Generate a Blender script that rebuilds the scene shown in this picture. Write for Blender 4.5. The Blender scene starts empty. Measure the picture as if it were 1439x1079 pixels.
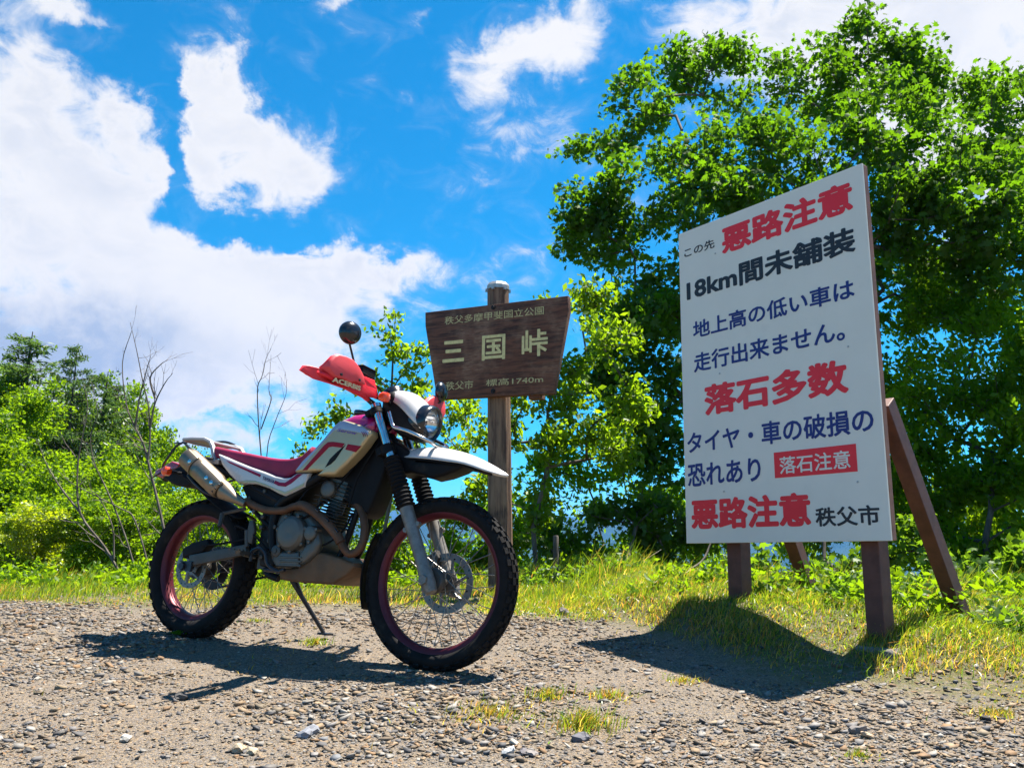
import bpy, math, random
import numpy as np
from mathutils import Vector, Matrix, Euler

# ------------------------------------------------------------------ camera, sky, sun
C = bpy.context.scene.collection
scene = bpy.context.scene
R = math.radians
cam_data = bpy.data.cameras.new('camera')
cam_data.sensor_width = 36.0
cam_data.lens = 1170 / 1439 * 36.0
cam_data.clip_start = 0.05
cam_data.clip_end = 40000
cam = bpy.data.objects.new('camera', cam_data)
C.objects.link(cam)
cam.location = (0, 0, 0.5)
cam.rotation_euler = (R(90) + math.atan(230.5 / 1170), 0, 0)
scene.camera = cam
scene.view_settings.view_transform = 'Standard'
scene.view_settings.look = 'None'
scene.view_settings.gamma = 1
scene.view_settings.use_curve_mapping = False
scene.view_settings.exposure = 1.75
SUN_DIR = Vector((0.31, 0.22, 1.0)).normalized()      # from the ground towards the sun
SUN_EL = math.asin(SUN_DIR.z)
SUN_AZ = math.atan2(SUN_DIR.x, SUN_DIR.y)
sun_data = bpy.data.lights.new('sun', 'SUN')
sun_data.energy = 5.0
sun_data.angle = R(0.5)
sun_data.color = (1.0, 0.94, 0.84)
sun = bpy.data.objects.new('sun', sun_data)
C.objects.link(sun)
sun.rotation_euler = SUN_DIR.to_track_quat('Z', 'Y').to_euler()

world = bpy.data.worlds.new('World')
scene.world = world
world.use_nodes = True


class NT:
    """small helper for writing node trees"""
    def __init__(s, tree):
        s.t = tree
        s.n = tree.nodes
        s.l = tree.links
        s.n.clear()

    def new(s, typ, **kw):
        n = s.n.new(typ)
        for k, v in kw.items():
            setattr(n, k, v)
        return n

    def put(s, sock, v):
        if isinstance(v, bpy.types.NodeSocket):
            s.l.new(v, sock)
        elif v is not None:
            sock.default_value = v

    def math(s, op, a, b=None, c=None, clamp=False):
        n = s.new('ShaderNodeMath', operation=op, use_clamp=clamp)
        for i, v in enumerate((a, b, c)):
            s.put(n.inputs[i], v)
        return n.outputs[0]

    def vmath(s, op, a, b=None):
        n = s.new('ShaderNodeVectorMath', operation=op)
        s.put(n.inputs[0], a)
        s.put(n.inputs[1], b)
        return n.outputs[0]

    def noise(s, vec, scale, detail=4, rough=0.55, dist=0.0, out=0):
        n = s.new('ShaderNodeTexNoise')
        s.put(n.inputs['Vector'], vec)
        s.put(n.inputs['Scale'], scale)
        s.put(n.inputs['Detail'], detail)
        s.put(n.inputs['Roughness'], rough)
        s.put(n.inputs['Distortion'], dist)
        return n.outputs[out]

    def ramp(s, fac, stops, interp='LINEAR'):
        n = s.new('ShaderNodeValToRGB')
        n.color_ramp.interpolation = interp
        e = n.color_ramp.elements
        while len(e) < len(stops):
            e.new(0.5)
        for i, (p, c) in enumerate(stops):
            e[i].position = p
            e[i].color = tuple(c) + ((1,) if len(c) == 3 else ())
        s.put(n.inputs[0], fac)
        return n.outputs[0]

    def mix(s, fac, a, b, blend='MIX'):
        n = s.new('ShaderNodeMix', data_type='RGBA', blend_type=blend)
        s.put(n.inputs[0], fac)
        s.put(n.inputs[6], a if isinstance(a, bpy.types.NodeSocket) else tuple(a) + ((1,) if len(a) == 3 else ()))
        s.put(n.inputs[7], b if isinstance(b, bpy.types.NodeSocket) else tuple(b) + ((1,) if len(b) == 3 else ()))
        return n.outputs[2]

    def smooth(s, x, a, b):
        n = s.new('ShaderNodeMapRange', interpolation_type='SMOOTHSTEP')
        s.put(n.inputs[0], x)
        n.inputs[1].default_value = a
        n.inputs[2].default_value = b
        return n.outputs[0]


def build_sky():
    t = NT(world.node_tree)
    co = t.new('ShaderNodeTexCoord').outputs['Generated']
    sky = t.new('ShaderNodeTexSky', sky_type='NISHITA')
    sky.sun_disc = False
    sky.sun_elevation = SUN_EL
    sky.sun_rotation = SUN_AZ
    sky.altitude = 1700
    sky.air_density = 1.0
    sky.dust_density = 0.15
    sky.ozone_density = 2.0
    hs = t.new('ShaderNodeHueSaturation')
    hs.inputs['Hue'].default_value = 0.478
    hs.inputs['Saturation'].default_value = 1.38
    hs.inputs['Value'].default_value = 1.0
    t.put(hs.inputs['Color'], sky.outputs[0])
    clear = t.mix(1.0, hs.outputs[0], (0.22, 1.0, 1.18), 'MULTIPLY')
    sep = t.new('ShaderNodeSeparateXYZ')
    t.put(sep.inputs[0], co)
    az = t.math('ARCTAN2', sep.outputs[0], sep.outputs[1])
    el = t.math('ARCSINE', sep.outputs[2])
    # ragged cloud edges: the outlines are pushed about by turbulence
    wp = t.new('ShaderNodeTexNoise')
    t.put(wp.inputs['Vector'], co)
    wp.inputs['Scale'].default_value = 9.0
    wp.inputs['Detail'].default_value = 9
    wp.inputs['Roughness'].default_value = 0.62
    ws = t.new('ShaderNodeSeparateColor')
    t.put(ws.inputs[0], wp.outputs[1])
    az0, el0 = az, el
    az = t.math('ADD', az, t.math('MULTIPLY_ADD', ws.outputs[0], 0.17, -0.085))
    el = t.math('ADD', el, t.math('MULTIPLY_ADD', ws.outputs[1], 0.17, -0.085))
    dens = None
    for (a0, e0), ra, re, rot, amp in CLOUDS:
        ca, sa = math.cos(rot), math.sin(rot)
        da = t.math('SUBTRACT', az, a0)
        de = t.math('SUBTRACT', el, e0)
        p = t.math('MULTIPLY_ADD', da, ca / ra, t.math('MULTIPLY', de, sa / ra))
        q = t.math('MULTIPLY_ADD', de, ca / re, t.math('MULTIPLY', da, -sa / re))
        d2 = t.math('MULTIPLY_ADD', p, p, t.math('MULTIPLY', q, q))
        g = t.math('MULTIPLY', t.math('EXPONENT', t.math('MULTIPLY', d2, -1.0)), amp)
        dens = g if dens is None else t.math('ADD', dens, g)
    dens = t.math('MINIMUM', dens, 1.25)
    # the same kind of weather goes on outside the view
    off = t.smooth(t.math('ABSOLUTE', az), 0.75, 1.1)
    gen = t.math('MULTIPLY', t.smooth(t.noise(co, 1.6, 3, 0.5), 0.53, 0.72), off)
    dens = t.math('MAXIMUM', dens, gen)
    # stretch the noise so clouds lie in layers
    mp = t.new('ShaderNodeMapping')
    mp.inputs['Scale'].default_value = (1, 1, 1.5)
    t.put(mp.inputs['Vector'], co)
    big = t.noise(mp.outputs[0], 4.5, 12, 0.6, 0.55)
    fine = t.noise(mp.outputs[0], 17.0, 10, 0.62, 0.8)
    f = t.math('MULTIPLY_ADD', t.math('SUBTRACT', big, 0.5), 1.35, dens)
    f = t.math('MULTIPLY_ADD', t.math('SUBTRACT', fine, 0.5), 1.9, f)
    cover = t.smooth(f, 0.16, 1.0)
    veil = t.math('MULTIPLY', t.smooth(f, -0.02, 0.8), 0.2)
    cover = t.math('MAXIMUM', cover, veil)
    hz = t.smooth(el0, 0.10, -0.02)                       # thin bright layer along the horizon
    cover = t.math('MAXIMUM', cover, t.math('MULTIPLY', hz, 0.5))
    # thick middles are greyer underneath
    sh = t.noise(mp.outputs[0], 3.1, 6, 0.55, 0.3)
    thick = t.math('MULTIPLY', t.smooth(f, 0.75, 1.5), t.smooth(sh, 0.36, 0.62))
    a0, e0 = [(-0.533,0.220)][0]
    gx = t.math('DIVIDE', t.math('SUBTRACT', az, a0), 0.17)
    gy = t.math('DIVIDE', t.math('SUBTRACT', el, e0), 0.035)
    gb = t.math('EXPONENT', t.math('MULTIPLY', t.math('MULTIPLY_ADD', gx, gx, t.math('MULTIPLY', gy, gy)), -1))
    thick = t.math('ADD', t.math('MULTIPLY', thick, 0.42), t.math('MULTIPLY', gb, 1.0), clamp=True)
    cl = t.mix(thick, (5.7, 5.65, 5.6), (2.7, 3.3, 4.3))
    col = t.mix(cover, clear, cl)
    bg = t.new('ShaderNodeBackground')
    t.put(bg.inputs[0], col)
    bg.inputs[1].default_value = 0.05
    o = t.new('ShaderNodeOutputWorld')
    t.l.new(bg.outputs[0], o.inputs[0])


CLOUDS = [
    ([(-0.523,0.318)][0], .165, .125, 0.0, 1.1), ([(-0.448,0.440)][0], .045, .06, -.3, .7), ([(-0.579,0.422)][0], .055, .07, 0.0, .8),
    ([(-0.364,0.270)][0], .17, .080, 0.0, 1.0), ([(-0.253,0.304)][0], .12, .05, .08, .9), ([(-0.155,0.322)][0], .055, .018, .1, .55),
    ([(-0.496,0.186)][0], .25, .075, 0.0, .9), ([(-0.297,0.219)][0], .10, .045, 0.0, 0.5),
    ([(-0.380,0.527)][0], .035, .045, 0.0, 1.05), ([(-0.356,0.481)][0], .05, .055, -.4, 1.15), ([(-0.294,0.440)][0], .085, .05, -.35, 1.2), ([(-0.240,0.477)][0], .035, .045, 0.0, .35),
    ([(-0.492,0.503)][0], .055, .03, -.1, -1.1), ([(-0.422,0.499)][0], .026, .035, 0.0, -1.3), ([(-0.404,0.432)][0], .016, .04, 0.0, -1.1), ([(-0.377,0.383)][0], .035, .028, -.6, -1.1), ([(-0.306,0.365)][0], .07, .020, -.1, -1.2), ([(-0.196,0.381)][0], .07, .03, 0.0, -.9), ([(-0.258,0.546)][0], .07, .04, 0.0, -.5),
    ([(0.057,0.594)][0], .075, .045, .5, .95), ([(-0.018,0.550)][0], .08, .035, .7, .7), ([(0.028,0.500)][0], .06, .04, 0.3, .35),
    ([(0.373,0.579)][0], .14, .07, 0.1, .9), ([(0.524,0.512)][0], .16, .12, 0.0, 1.2), ([(0.224,0.579)][0], .06, .04, 0.4, .35),
    ([(0.560,0.405)][0], .08, .10, 0.0, .8),
    ([(-0.542,0.552)][0], .07, .02, 0.0, .8), ([(-0.225,0.611)][0], .03, .012, 0.3, .6), ([(-0.113,0.599)][0], .02, .012, 0.3, .45), ([(-0.524,0.488)][0], .03, .02, -.3, .45),
    ([(-0.317,0.148)][0], .16, .010, 0.02, .45), ([(-0.306,0.100)][0], .22, .018, 0.0, .5),
]
build_sky()

# ------------------------------------------------------------------ materials
MATS = {}


def mat(name, col, rough=0.5, metal=0.0, var=0.0, scale=30.0, bump=0.0, bscale=60.0, coat=0.0,
        dirt=0.0, dirt_col=(0.16, 0.11, 0.06), dirt_scale=9.0, spec=0.5, trans=0.0, col2=None):
    """plastic, paint and metal: base colour with grain, uneven gloss, fine relief and dirt"""
    m = bpy.data.materials.new(name)
    m.use_nodes = True
    t = NT(m.node_tree)
    b = t.new('ShaderNodeBsdfPrincipled')
    o = t.new('ShaderNodeOutputMaterial')
    t.l.new(b.outputs[0], o.inputs[0])
    co = t.new('ShaderNodeTexCoord').outputs['Object']
    n1 = t.noise(co, scale, 6, 0.6)
    c = col
    if var > 0 or col2:
        c2 = col2 or tuple(x * (1 - var) for x in col)
        c = t.mix(t.smooth(n1, 0.35, 0.7), col, c2)
    if dirt > 0:
        d = t.smooth(t.noise(co, dirt_scale, 8, 0.7), 0.62 - 0.22 * dirt, 0.75)
        c = t.mix(t.math('MULTIPLY', d, min(1, dirt * 1.4)), c, dirt_col)
    if isinstance(c, tuple):
        b.inputs['Base Color'].default_value = tuple(c) + (1,)
    else:
        t.put(b.inputs['Base Color'], c)
    rr = t.noise(co, scale * 2.3, 5, 0.6)
    t.put(b.inputs['Roughness'], t.math('MULTIPLY_ADD', rr, 0.3 * rough + 0.05, rough * 0.85, clamp=True))
    b.inputs['Metallic'].default_value = metal
    b.inputs['Specular IOR Level'].default_value = spec
    b.inputs['Coat Weight'].default_value = coat
    b.inputs['Coat Roughness'].default_value = 0.08
    b.inputs['Transmission Weight'].default_value = trans
    if bump > 0:
        bp = t.new('ShaderNodeBump')
        bp.inputs['Strength'].default_value = bump
        bp.inputs['Distance'].default_value = 0.004
        t.put(bp.inputs['Height'], t.noise(co, bscale, 6, 0.65))
        t.l.new(bp.outputs[0], b.inputs['Normal'])
    MATS[name] = m
    return m


def leaf_mat(name, dark, light, trans, tmix=0.5, gloss=0.06, rough=0.45, scale=1.3):
    """thin leaf: reflects a little, lets yellow-green light through"""
    m = bpy.data.materials.new(name)
    m.use_nodes = True
    t = NT(m.node_tree)
    o = t.new('ShaderNodeOutputMaterial')
    co = t.new('ShaderNodeTexCoord').outputs['Object']
    isl = t.new('ShaderNodeNewGeometry').outputs['Random Per Island']
    n = t.noise(co, scale, 3, 0.6)
    f = t.math('MULTIPLY_ADD', isl, 0.55, t.math('MULTIPLY_ADD', n, 1.3, -0.42), clamp=True)
    c = t.mix(f, dark, light)
    tc = t.mix(f, tuple(x * 0.6 for x in trans), trans)
    d = t.new('ShaderNodeBsdfDiffuse')
    t.put(d.inputs[0], c)
    tr = t.new('ShaderNodeBsdfTranslucent')
    t.put(tr.inputs[0], tc)
    g = t.new('ShaderNodeBsdfGlossy')
    g.inputs['Roughness'].default_value = rough
    g.inputs[0].default_value = (0.9, 0.95, 0.85, 1)
    m1 = t.new('ShaderNodeMixShader')
    m1.inputs[0].default_value = tmix
    t.l.new(d.outputs[0], m1.inputs[1])
    t.l.new(tr.outputs[0], m1.inputs[2])
    m2 = t.new('ShaderNodeMixShader')
    m2.inputs[0].default_value = gloss
    t.l.new(m1.outputs[0], m2.inputs[1])
    t.l.new(g.outputs[0], m2.inputs[2])
    t.l.new(m2.outputs[0], o.inputs[0])
    MATS[name] = m
    return m


def bark_mat(name, a, b, scale=12.0):
    m = bpy.data.materials.new(name)
    m.use_nodes = True
    t = NT(m.node_tree)
    o = t.new('ShaderNodeOutputMaterial')
    bs = t.new('ShaderNodeBsdfPrincipled')
    t.l.new(bs.outputs[0], o.inputs[0])
    co = t.new('ShaderNodeTexCoord').outputs['Object']
    mp = t.new('ShaderNodeMapping')
    mp.inputs['Scale'].default_value = (1, 1, 0.25)
    t.put(mp.inputs['Vector'], co)
    n = t.noise(mp.outputs[0], scale, 8, 0.7)
    t.put(bs.inputs['Base Color'], t.mix(t.smooth(n, 0.35, 0.65), a, b))
    bs.inputs['Roughness'].default_value = 0.9
    bp = t.new('ShaderNodeBump')
    bp.inputs['Strength'].default_value = 0.6
    bp.inputs['Distance'].default_value = 0.01
    t.put(bp.inputs['Height'], n)
    t.l.new(bp.outputs[0], bs.inputs['Normal'])
    MATS[name] = m
    return m


# ------------------------------------------------------------------ objects and mesh building
class G:
    """collects geometry for ONE mesh object"""
    def __init__(s):
        s.v = []
        s.f = []

    def add(s, verts, faces, M=None):
        o = len(s.v)
        if M is not None:
            verts = [M @ Vector(p) for p in verts]
        s.v += [tuple(p) for p in verts]
        s.f += [tuple(i + o for i in f) for f in faces]
        return s

    def box(s, c, d, M=None, rot=None):
        x, y, z = (k / 2 for k in d)
        q = [Vector((a * x, b * y, e * z)) for a in (-1, 1) for b in (-1, 1) for e in (-1, 1)]
        if rot is not None:
            q = [rot @ p for p in q]
        q = [p + Vector(c) for p in q]
        return s.add(q, [(0, 1, 3, 2), (4, 6, 7, 5), (0, 4, 5, 1), (2, 3, 7, 6), (0, 2, 6, 4), (1, 5, 7, 3)], M)

    def tube(s, pts, r, n=10, caps=True, squash=1.0, closed=False, M=None, up=None):
        pts = [Vector(p) for p in pts]
        m = len(pts)
        rs = [r] * m if not hasattr(r, '__len__') else list(r)
        rings = []
        prev = None
        for i, p in enumerate(pts):
            if closed:
                d = pts[(i + 1) % m] - pts[i - 1]
            else:
                d = pts[min(i + 1, m - 1)] - pts[max(i - 1, 0)]
            if d.length < 1e-9:
                d = Vector((0, 0, 1))
            d.normalize()
            if prev is None:
                a = Vector(up) if up else (Vector((0, 0, 1)) if abs(d.z) < 0.9 else Vector((1, 0, 0)))
            else:
                a = prev
            a = a - d * a.dot(d)
            if a.length < 1e-6:
                a = d.orthogonal()
            a.normalize()
            prev = a
            b = d.cross(a)
            rings.append([p + (a * math.cos(2 * math.pi * k / n) + b * math.sin(2 * math.pi * k / n) * squash) * rs[i] for k in range(n)])
        vs = [q for ring in rings for q in ring]
        fs = []
        for i in range(m if closed else m - 1):
            j = (i + 1) % m
            for k in range(n):
                l = (k + 1) % n
                fs.append((i * n + k, i * n + l, j * n + l, j * n + k))
        if caps and not closed:
            fs.append(tuple(range(n - 1, -1, -1)))
            fs.append(tuple((m - 1) * n + k for k in range(n)))
        return s.add(vs, fs, M)

    def lathe(s, c, axis, prof, n=32, M=None, closed=False, a0=0, a1=2 * math.pi):
        """prof: (distance along axis, radius)"""
        ax = Vector(axis).normalized()
        u = ax.orthogonal().normalized()
        if abs(ax.y) > 0.99:
            u = Vector((1, 0, 0))
        w = ax.cross(u)
        full = abs(a1 - a0 - 2 * math.pi) < 1e-6
        cnt = n if full else n + 1
        vs = []
        for i in range(cnt):
            a = a0 + (a1 - a0) * i / n
            e = u * math.cos(a) + w * math.sin(a)
            for h, r in prof:
                vs.append(Vector(c) + ax * h + e * max(r, 1e-5))
        m = len(prof)
        fs = []
        for i in range(n):
            j = (i + 1) % cnt
            for k in range(m if closed else m - 1):
                l = (k + 1) % m
                fs.append((i * m + k, j * m + k, j * m + l, i * m + l))
        return s.add(vs, fs, M)

    def slab(s, outline, y0, y1, d=0.008, M=None, steps=3, flatback=True):
        """closed xz outline, thickness from y0 (back) to y1 (face), the face edge rounded by d"""
        n = len(outline)
        area = sum(outline[i][0] * outline[(i + 1) % n][1] - outline[(i + 1) % n][0] * outline[i][1] for i in range(n))
        pts = [Vector((p[0], p[1])) for p in (outline if area > 0 else outline[::-1])]
        nor = []
        for i in range(n):
            a = (pts[i] - pts[i - 1]).normalized()
            b = (pts[(i + 1) % n] - pts[i]).normalized()
            q = Vector((-(a.y + b.y), a.x + b.x))
            if q.length < 1e-6:
                q = Vector((-a.y, a.x))
            q.normalize()
            k = max(0.5, q.dot(Vector((-a.y, a.x))))
            nor.append(q / k)
        h = y1 - y0
        layers = [(0.0, y0)] if flatback else []
        rr = min(abs(h), d) * (1 if h > 0 else -1)
        if not flatback:
            for i in range(steps, 0, -1):
                a = math.pi / 2 * i / steps
                layers.append((d * (1 - math.cos(a)), y0 + rr * (1 - math.sin(a))))
            layers.append((0.0, y0 + rr))
        for i in range(steps + 1):
            a = math.pi / 2 * i / steps
            layers.append((d * (1 - math.cos(a)), y1 - rr * (1 - math.sin(a))))
        vs, fs = [], []
        for off, y in layers:
            for p, q in zip(pts, nor):
                w = p + q * off
                vs.append((w.x, y, w.y))
        L = len(layers)
        flip = h > 0
        for i in range(L - 1):
            for k in range(n):
                l = (k + 1) % n
                f = (i * n + k, i * n + l, (i + 1) * n + l, (i + 1) * n + k)
                fs.append(f[::-1] if flip else f)
        a = tuple(range(n))
        b = tuple((L - 1) * n + k for k in range(n))
        fs.append(a if flip else a[::-1])
        fs.append(b[::-1] if flip else b)
        return s.add(vs, fs, M)

    def merge(s, o):
        return s.add(o.v, o.f)

    def mirror(s):
        g = G()
        g.v = [(x, -y, z) for x, y, z in s.v]
        g.f = [f[::-1] for f in s.f]
        return g

    def xf(s, M):
        s.v = [tuple(M @ Vector(p)) for p in s.v]
        return s

    def mesh(s, name, smooth=True, angle=40):
        me = bpy.data.meshes.new(name)
        me.from_pydata(s.v, [], s.f)
        me.update()
        if smooth:
            me.shade_smooth()
            try:
                me.set_sharp_from_angle(angle=R(angle))
            except Exception:
                pass
        return me


def tag(o, label=None, cat=None, group=None, kind=None):
    if label:
        o['label'] = label
    if cat:
        o['category'] = cat
    if group:
        o['group'] = group
    if kind:
        o['kind'] = kind
    return o


def link(name, me, m=None, parent=None, **kw):
    o = bpy.data.objects.new(name, me)
    C.objects.link(o)
    if m is not None and me is not None and len(me.materials) == 0:
        me.materials.append(m if not isinstance(m, str) else MATS[m])
    if parent is not None:
        o.parent = parent
    return tag(o, **kw)


def part(name, g, m, parent=None, smooth=True, angle=40, sub=0, bev=0.0, **kw):
    o = link(name, g.mesh(name, smooth, angle), m, parent, **kw)
    if bev > 0:
        b = o.modifiers.new('bevel', 'BEVEL')
        b.width = bev
        b.segments = 2
        b.limit_method = 'ANGLE'
        b.angle_limit = R(35)
    if sub > 0:
        b = o.modifiers.new('subdivision', 'SUBSURF')
        b.levels = b.render_levels = sub
    return o


def empty(name, loc=(0, 0, 0), **kw):
    o = bpy.data.objects.new(name, None)
    C.objects.link(o)
    o.location = loc
    return tag(o, **kw)


def np_mesh(name, V, F, nper, cols=None, smooth=False):
    """V (n,3), F (m,nper) index array"""
    me = bpy.data.meshes.new(name)
    me.vertices.add(len(V))
    me.vertices.foreach_set('co', np.ascontiguousarray(V, dtype=np.float32).ravel())
    me.loops.add(F.size)
    me.loops.foreach_set('vertex_index', np.ascontiguousarray(F, dtype=np.int32).ravel())
    me.polygons.add(len(F))
    me.polygons.foreach_set('loop_start', np.arange(0, F.size, nper, dtype=np.int32))
    if cols is not None:
        a = me.attributes.new('tone', 'FLOAT_COLOR', 'POINT')
        a.data.foreach_set('color', np.ascontiguousarray(cols, dtype=np.float32).ravel())
    if smooth:
        me.polygons.foreach_set('use_smooth', np.ones(len(F), dtype=bool))
    me.update(calc_edges=True)
    return me


def catmull(pts, k=6):
    p = [Vector(q) for q in pts]
    p = [p[0] * 2 - p[1]] + p + [p[-1] * 2 - p[-2]]
    out = []
    for i in range(1, len(p) - 2):
        for j in range(k):
            t = j / k
            a, b, c, d = p[i - 1], p[i], p[i + 1], p[i + 2]
            out.append(0.5 * ((2 * b) + (c - a) * t + (2 * a - 5 * b + 4 * c - d) * t * t + (3 * b - 3 * c + d - a) * t ** 3))
    out.append(p[-2])
    return out


# ------------------------------------------------------------------ terrain
def sstep(x, a, b):
    t = np.clip((x - a) / (b - a), 0, 1)
    return t * t * (3 - 2 * t)


def wav(x, y, s, seed=0):
    """cheap smooth value noise"""
    rs = np.random.RandomState(seed)
    tab = rs.rand(256, 256)
    u = x * s + 1000.3
    v = y * s + 1000.7
    i = np.floor(u).astype(int)
    j = np.floor(v).astype(int)
    fu = u - i
    fv = v - j
    fu = fu * fu * (3 - 2 * fu)
    fv = fv * fv * (3 - 2 * fv)
    a = tab[i % 256, j % 256]
    b = tab[(i + 1) % 256, j % 256]
    c = tab[i % 256, (j + 1) % 256]
    d = tab[(i + 1) % 256, (j + 1) % 256]
    return (a * (1 - fu) + b * fu) * (1 - fv) + (c * (1 - fu) + d * fu) * fv - 0.5


LIP_X = [-40, -12, -4, 0, 1.5, 2.2, 3, 4.5, 8, 40]
LIP_Y = [16, 9.5, 7.4, 7.2, 6.4, 5.6, 5.0, 4.6, 4.0, 2]


def BANK(x, y):
    """low grassed bank the board stands on"""
    pe = past_edge(x, y)
    return 0.16 * sstep(pe, -0.1, 0.75) * sstep(x, 0.3, 1.0) * (1 - 0.85 * sstep(x + 0.35 * y, 2.95, 3.8))


def height(x, y):
    x = np.asarray(x, dtype=float)
    y = np.asarray(y, dtype=float)
    z = 0.026 + 0.1 * (y - 3.455)
    z = 0.17 - 0.03 * np.logaddexp(0, (0.17 - z) / 0.03)
    z = -0.55 + 0.1 * np.logaddexp(0, (z + 0.55) / 0.1)
    lip = np.interp(x, LIP_X, LIP_Y)
    d = y - lip
    z = z + BANK(x, y)
    drop = np.where(d > 0, d, 0)
    fall = 0.55 * drop - 0.55 * 1.2 * (1 - np.exp(-drop / 1.2))
    fall = 160 * (1 - np.exp(-fall / 160))
    z = z - fall * (0.3 + 0.7 * sstep(x, -3.5, 0.5))
    z += 0.03 * np.exp(-((d + 0.5) / 0.6) ** 2) * sstep(x, -1.5, 0.5)             # grassy lip
    # wooded slope that climbs on the left
    hill = sstep(-x - 0.28 * y, 1.5, 16) * sstep(y, 9, 26) * 13
    r = np.hypot(x, y)
    z += hill * np.exp(-r / 150) + sstep(-x, 20, 80) * sstep(y, 10, 60) * 22 * np.exp(-r / 400)
    near = np.exp(-r / 30)
    z += near * (0.022 * wav(x, y, 1.7, 1) + 0.012 * wav(x, y, 5.0, 2)) * sstep(np.hypot(x + 0.3, y - 3.45), .1, .5) * sstep(np.hypot(x + 1.52, y - 4.1), .1, .5)
    z += sstep(d, 1, 8) * 0.6 * wav(x, y, 0.3, 3)
    z = np.where(r > 300, np.maximum(z, -160), z)
    return z


EDGE = [(-3.411,5.276), (-3.099,5.195), (-2.180,5.066), (-1.314,4.967), (-0.637,4.827), (0.080,4.694), (0.309,4.652), (0.589,4.450), (0.725,4.002), (0.919,3.471), (1.104,3.382), (1.310,3.414), (1.407,3.349), (1.568,3.207), (1.846,3.159), (2.060,3.025)]


def past_edge(x, y):
    """metres beyond the gravel, negative on it"""
    ex = np.array([-40.0] + [p[0] for p in EDGE] + [30.0])
    ey = np.array([9.0] + [p[1] for p in EDGE] + [2.4])
    o = np.argsort(ex)
    return y - np.interp(x, ex[o], ey[o])


def z_at(x, y):
    return float(height(x, y))


def ground_material():
    m = bpy.data.materials.new('ground_soil')
    m.use_nodes = True
    t = NT(m.node_tree)
    o = t.new('ShaderNodeOutputMaterial')
    b = t.new('ShaderNodeBsdfPrincipled')
    t.l.new(b.outputs[0], o.inputs[0])
    b.inputs['Roughness'].default_value = 0.95
    b.inputs['Specular IOR Level'].default_value = 0.2
    co = t.new('ShaderNodeTexCoord').outputs['Object']
    at = t.new('ShaderNodeAttribute', attribute_name='tone')
    n1 = t.noise(co, 2.2, 8, 0.65)
    n2 = t.noise(co, 60, 6, 0.7)
    dirt = t.mix(t.smooth(n1, 0.38, 0.62), (0.13, 0.108, 0.084), (0.17, 0.112, 0.064))
    dirt = t.mix(t.smooth(n2, 0.4, 0.65), dirt, (0.045, 0.039, 0.033))
    dirt = t.mix(t.smooth(t.noise(co, 140, 3, 0.6), 0.58, 0.7), dirt, (0.22, 0.195, 0.165))
    for sc_, k_ in ((170, 0.75), (330, 0.6)):
        vo = t.new('ShaderNodeTexVoronoi')
        t.put(vo.inputs['Vector'], co)
        vo.inputs['Scale'].default_value = sc_
        rc = t.new('ShaderNodeSeparateColor')
        t.put(rc.inputs[0], vo.outputs['Color'])
        chip = t.ramp(rc.outputs[0], [(0, (.06, .055, .05)), (.25, (.14, .12, .10)), (.45, (.24, .19, .13)), (.62, (.17, .15, .14)), (.8, (.30, .22, .13)), (.93, (.20, .19, .19)), (1.0, (.40, .36, .30))], 'CONSTANT')
        dirt = t.mix(t.math('MULTIPLY', t.math('GREATER_THAN', rc.outputs[1], 0.35), k_), dirt, chip)
        if sc_ == 170:
            grit = vo.outputs['Distance']
    gr = t.mix(t.smooth(n2, 0.35, 0.65), (0.04, 0.07, 0.012), (0.13, 0.10, 0.035))
    gr = t.mix(t.smooth(t.noise(co, 24, 8, 0.75), 0.45, 0.62), gr, dirt)
    far = t.mix(t.smooth(t.noise(co, 0.02, 8, 0.7), 0.4, 0.6), (0.018, 0.045, 0.012), (0.03, 0.065, 0.015))
    sp = t.new('ShaderNodeSeparateColor')
    t.put(sp.inputs[0], at.outputs[0])
    c = t.mix(sp.outputs[0], dirt, gr)
    c = t.mix(sp.outputs[1], c, far)
    t.put(b.inputs['Base Color'], c)
    bp = t.new('ShaderNodeBump')
    bp.inputs['Strength'].default_value = 0.9
    bp.inputs['Distance'].default_value = 0.006
    t.put(bp.inputs['Height'], t.math('SUBTRACT', t.noise(co, 75, 8, 0.7), t.math('MULTIPLY', grit, 0.8)))
    t.l.new(bp.outputs[0], b.inputs['Normal'])
    return m


def build_ground():
    na = 430
    rs = [0.0, 0.25]
    while rs[-1] < 14000:
        rs.append(rs[-1] * 1.04 + 0.004)
    rs = np.array(rs)
    a = np.linspace(0, 2 * np.pi, na, endpoint=False)
    X = rs[:, None] * np.sin(a)[None]
    Y = rs[:, None] * np.cos(a)[None]
    Z = height(X, Y)
    V = np.stack([X, Y, Z], -1).reshape(-1, 3)
    i, j = np.meshgrid(np.arange(len(rs) - 1), np.arange(na), indexing='ij')
    k = (j + 1) % na
    F = np.stack([i * na + j, (i + 1) * na + j, (i + 1) * na + k, i * na + k], -1).reshape(-1, 4)
    pe = past_edge(X, Y) + 0.5 * wav(X, Y, 1.4, 7)
    grass = sstep(pe, -0.25, 0.35)
    far = sstep(np.hypot(X, Y), 14, 40)
    cols = np.stack([grass, far, grass * 0, grass * 0 + 1], -1).reshape(-1, 4)
    me = np_mesh('ground', V, F, 4, cols, smooth=True)
    return link('ground', me, ground_material(), kind='structure')


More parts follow.
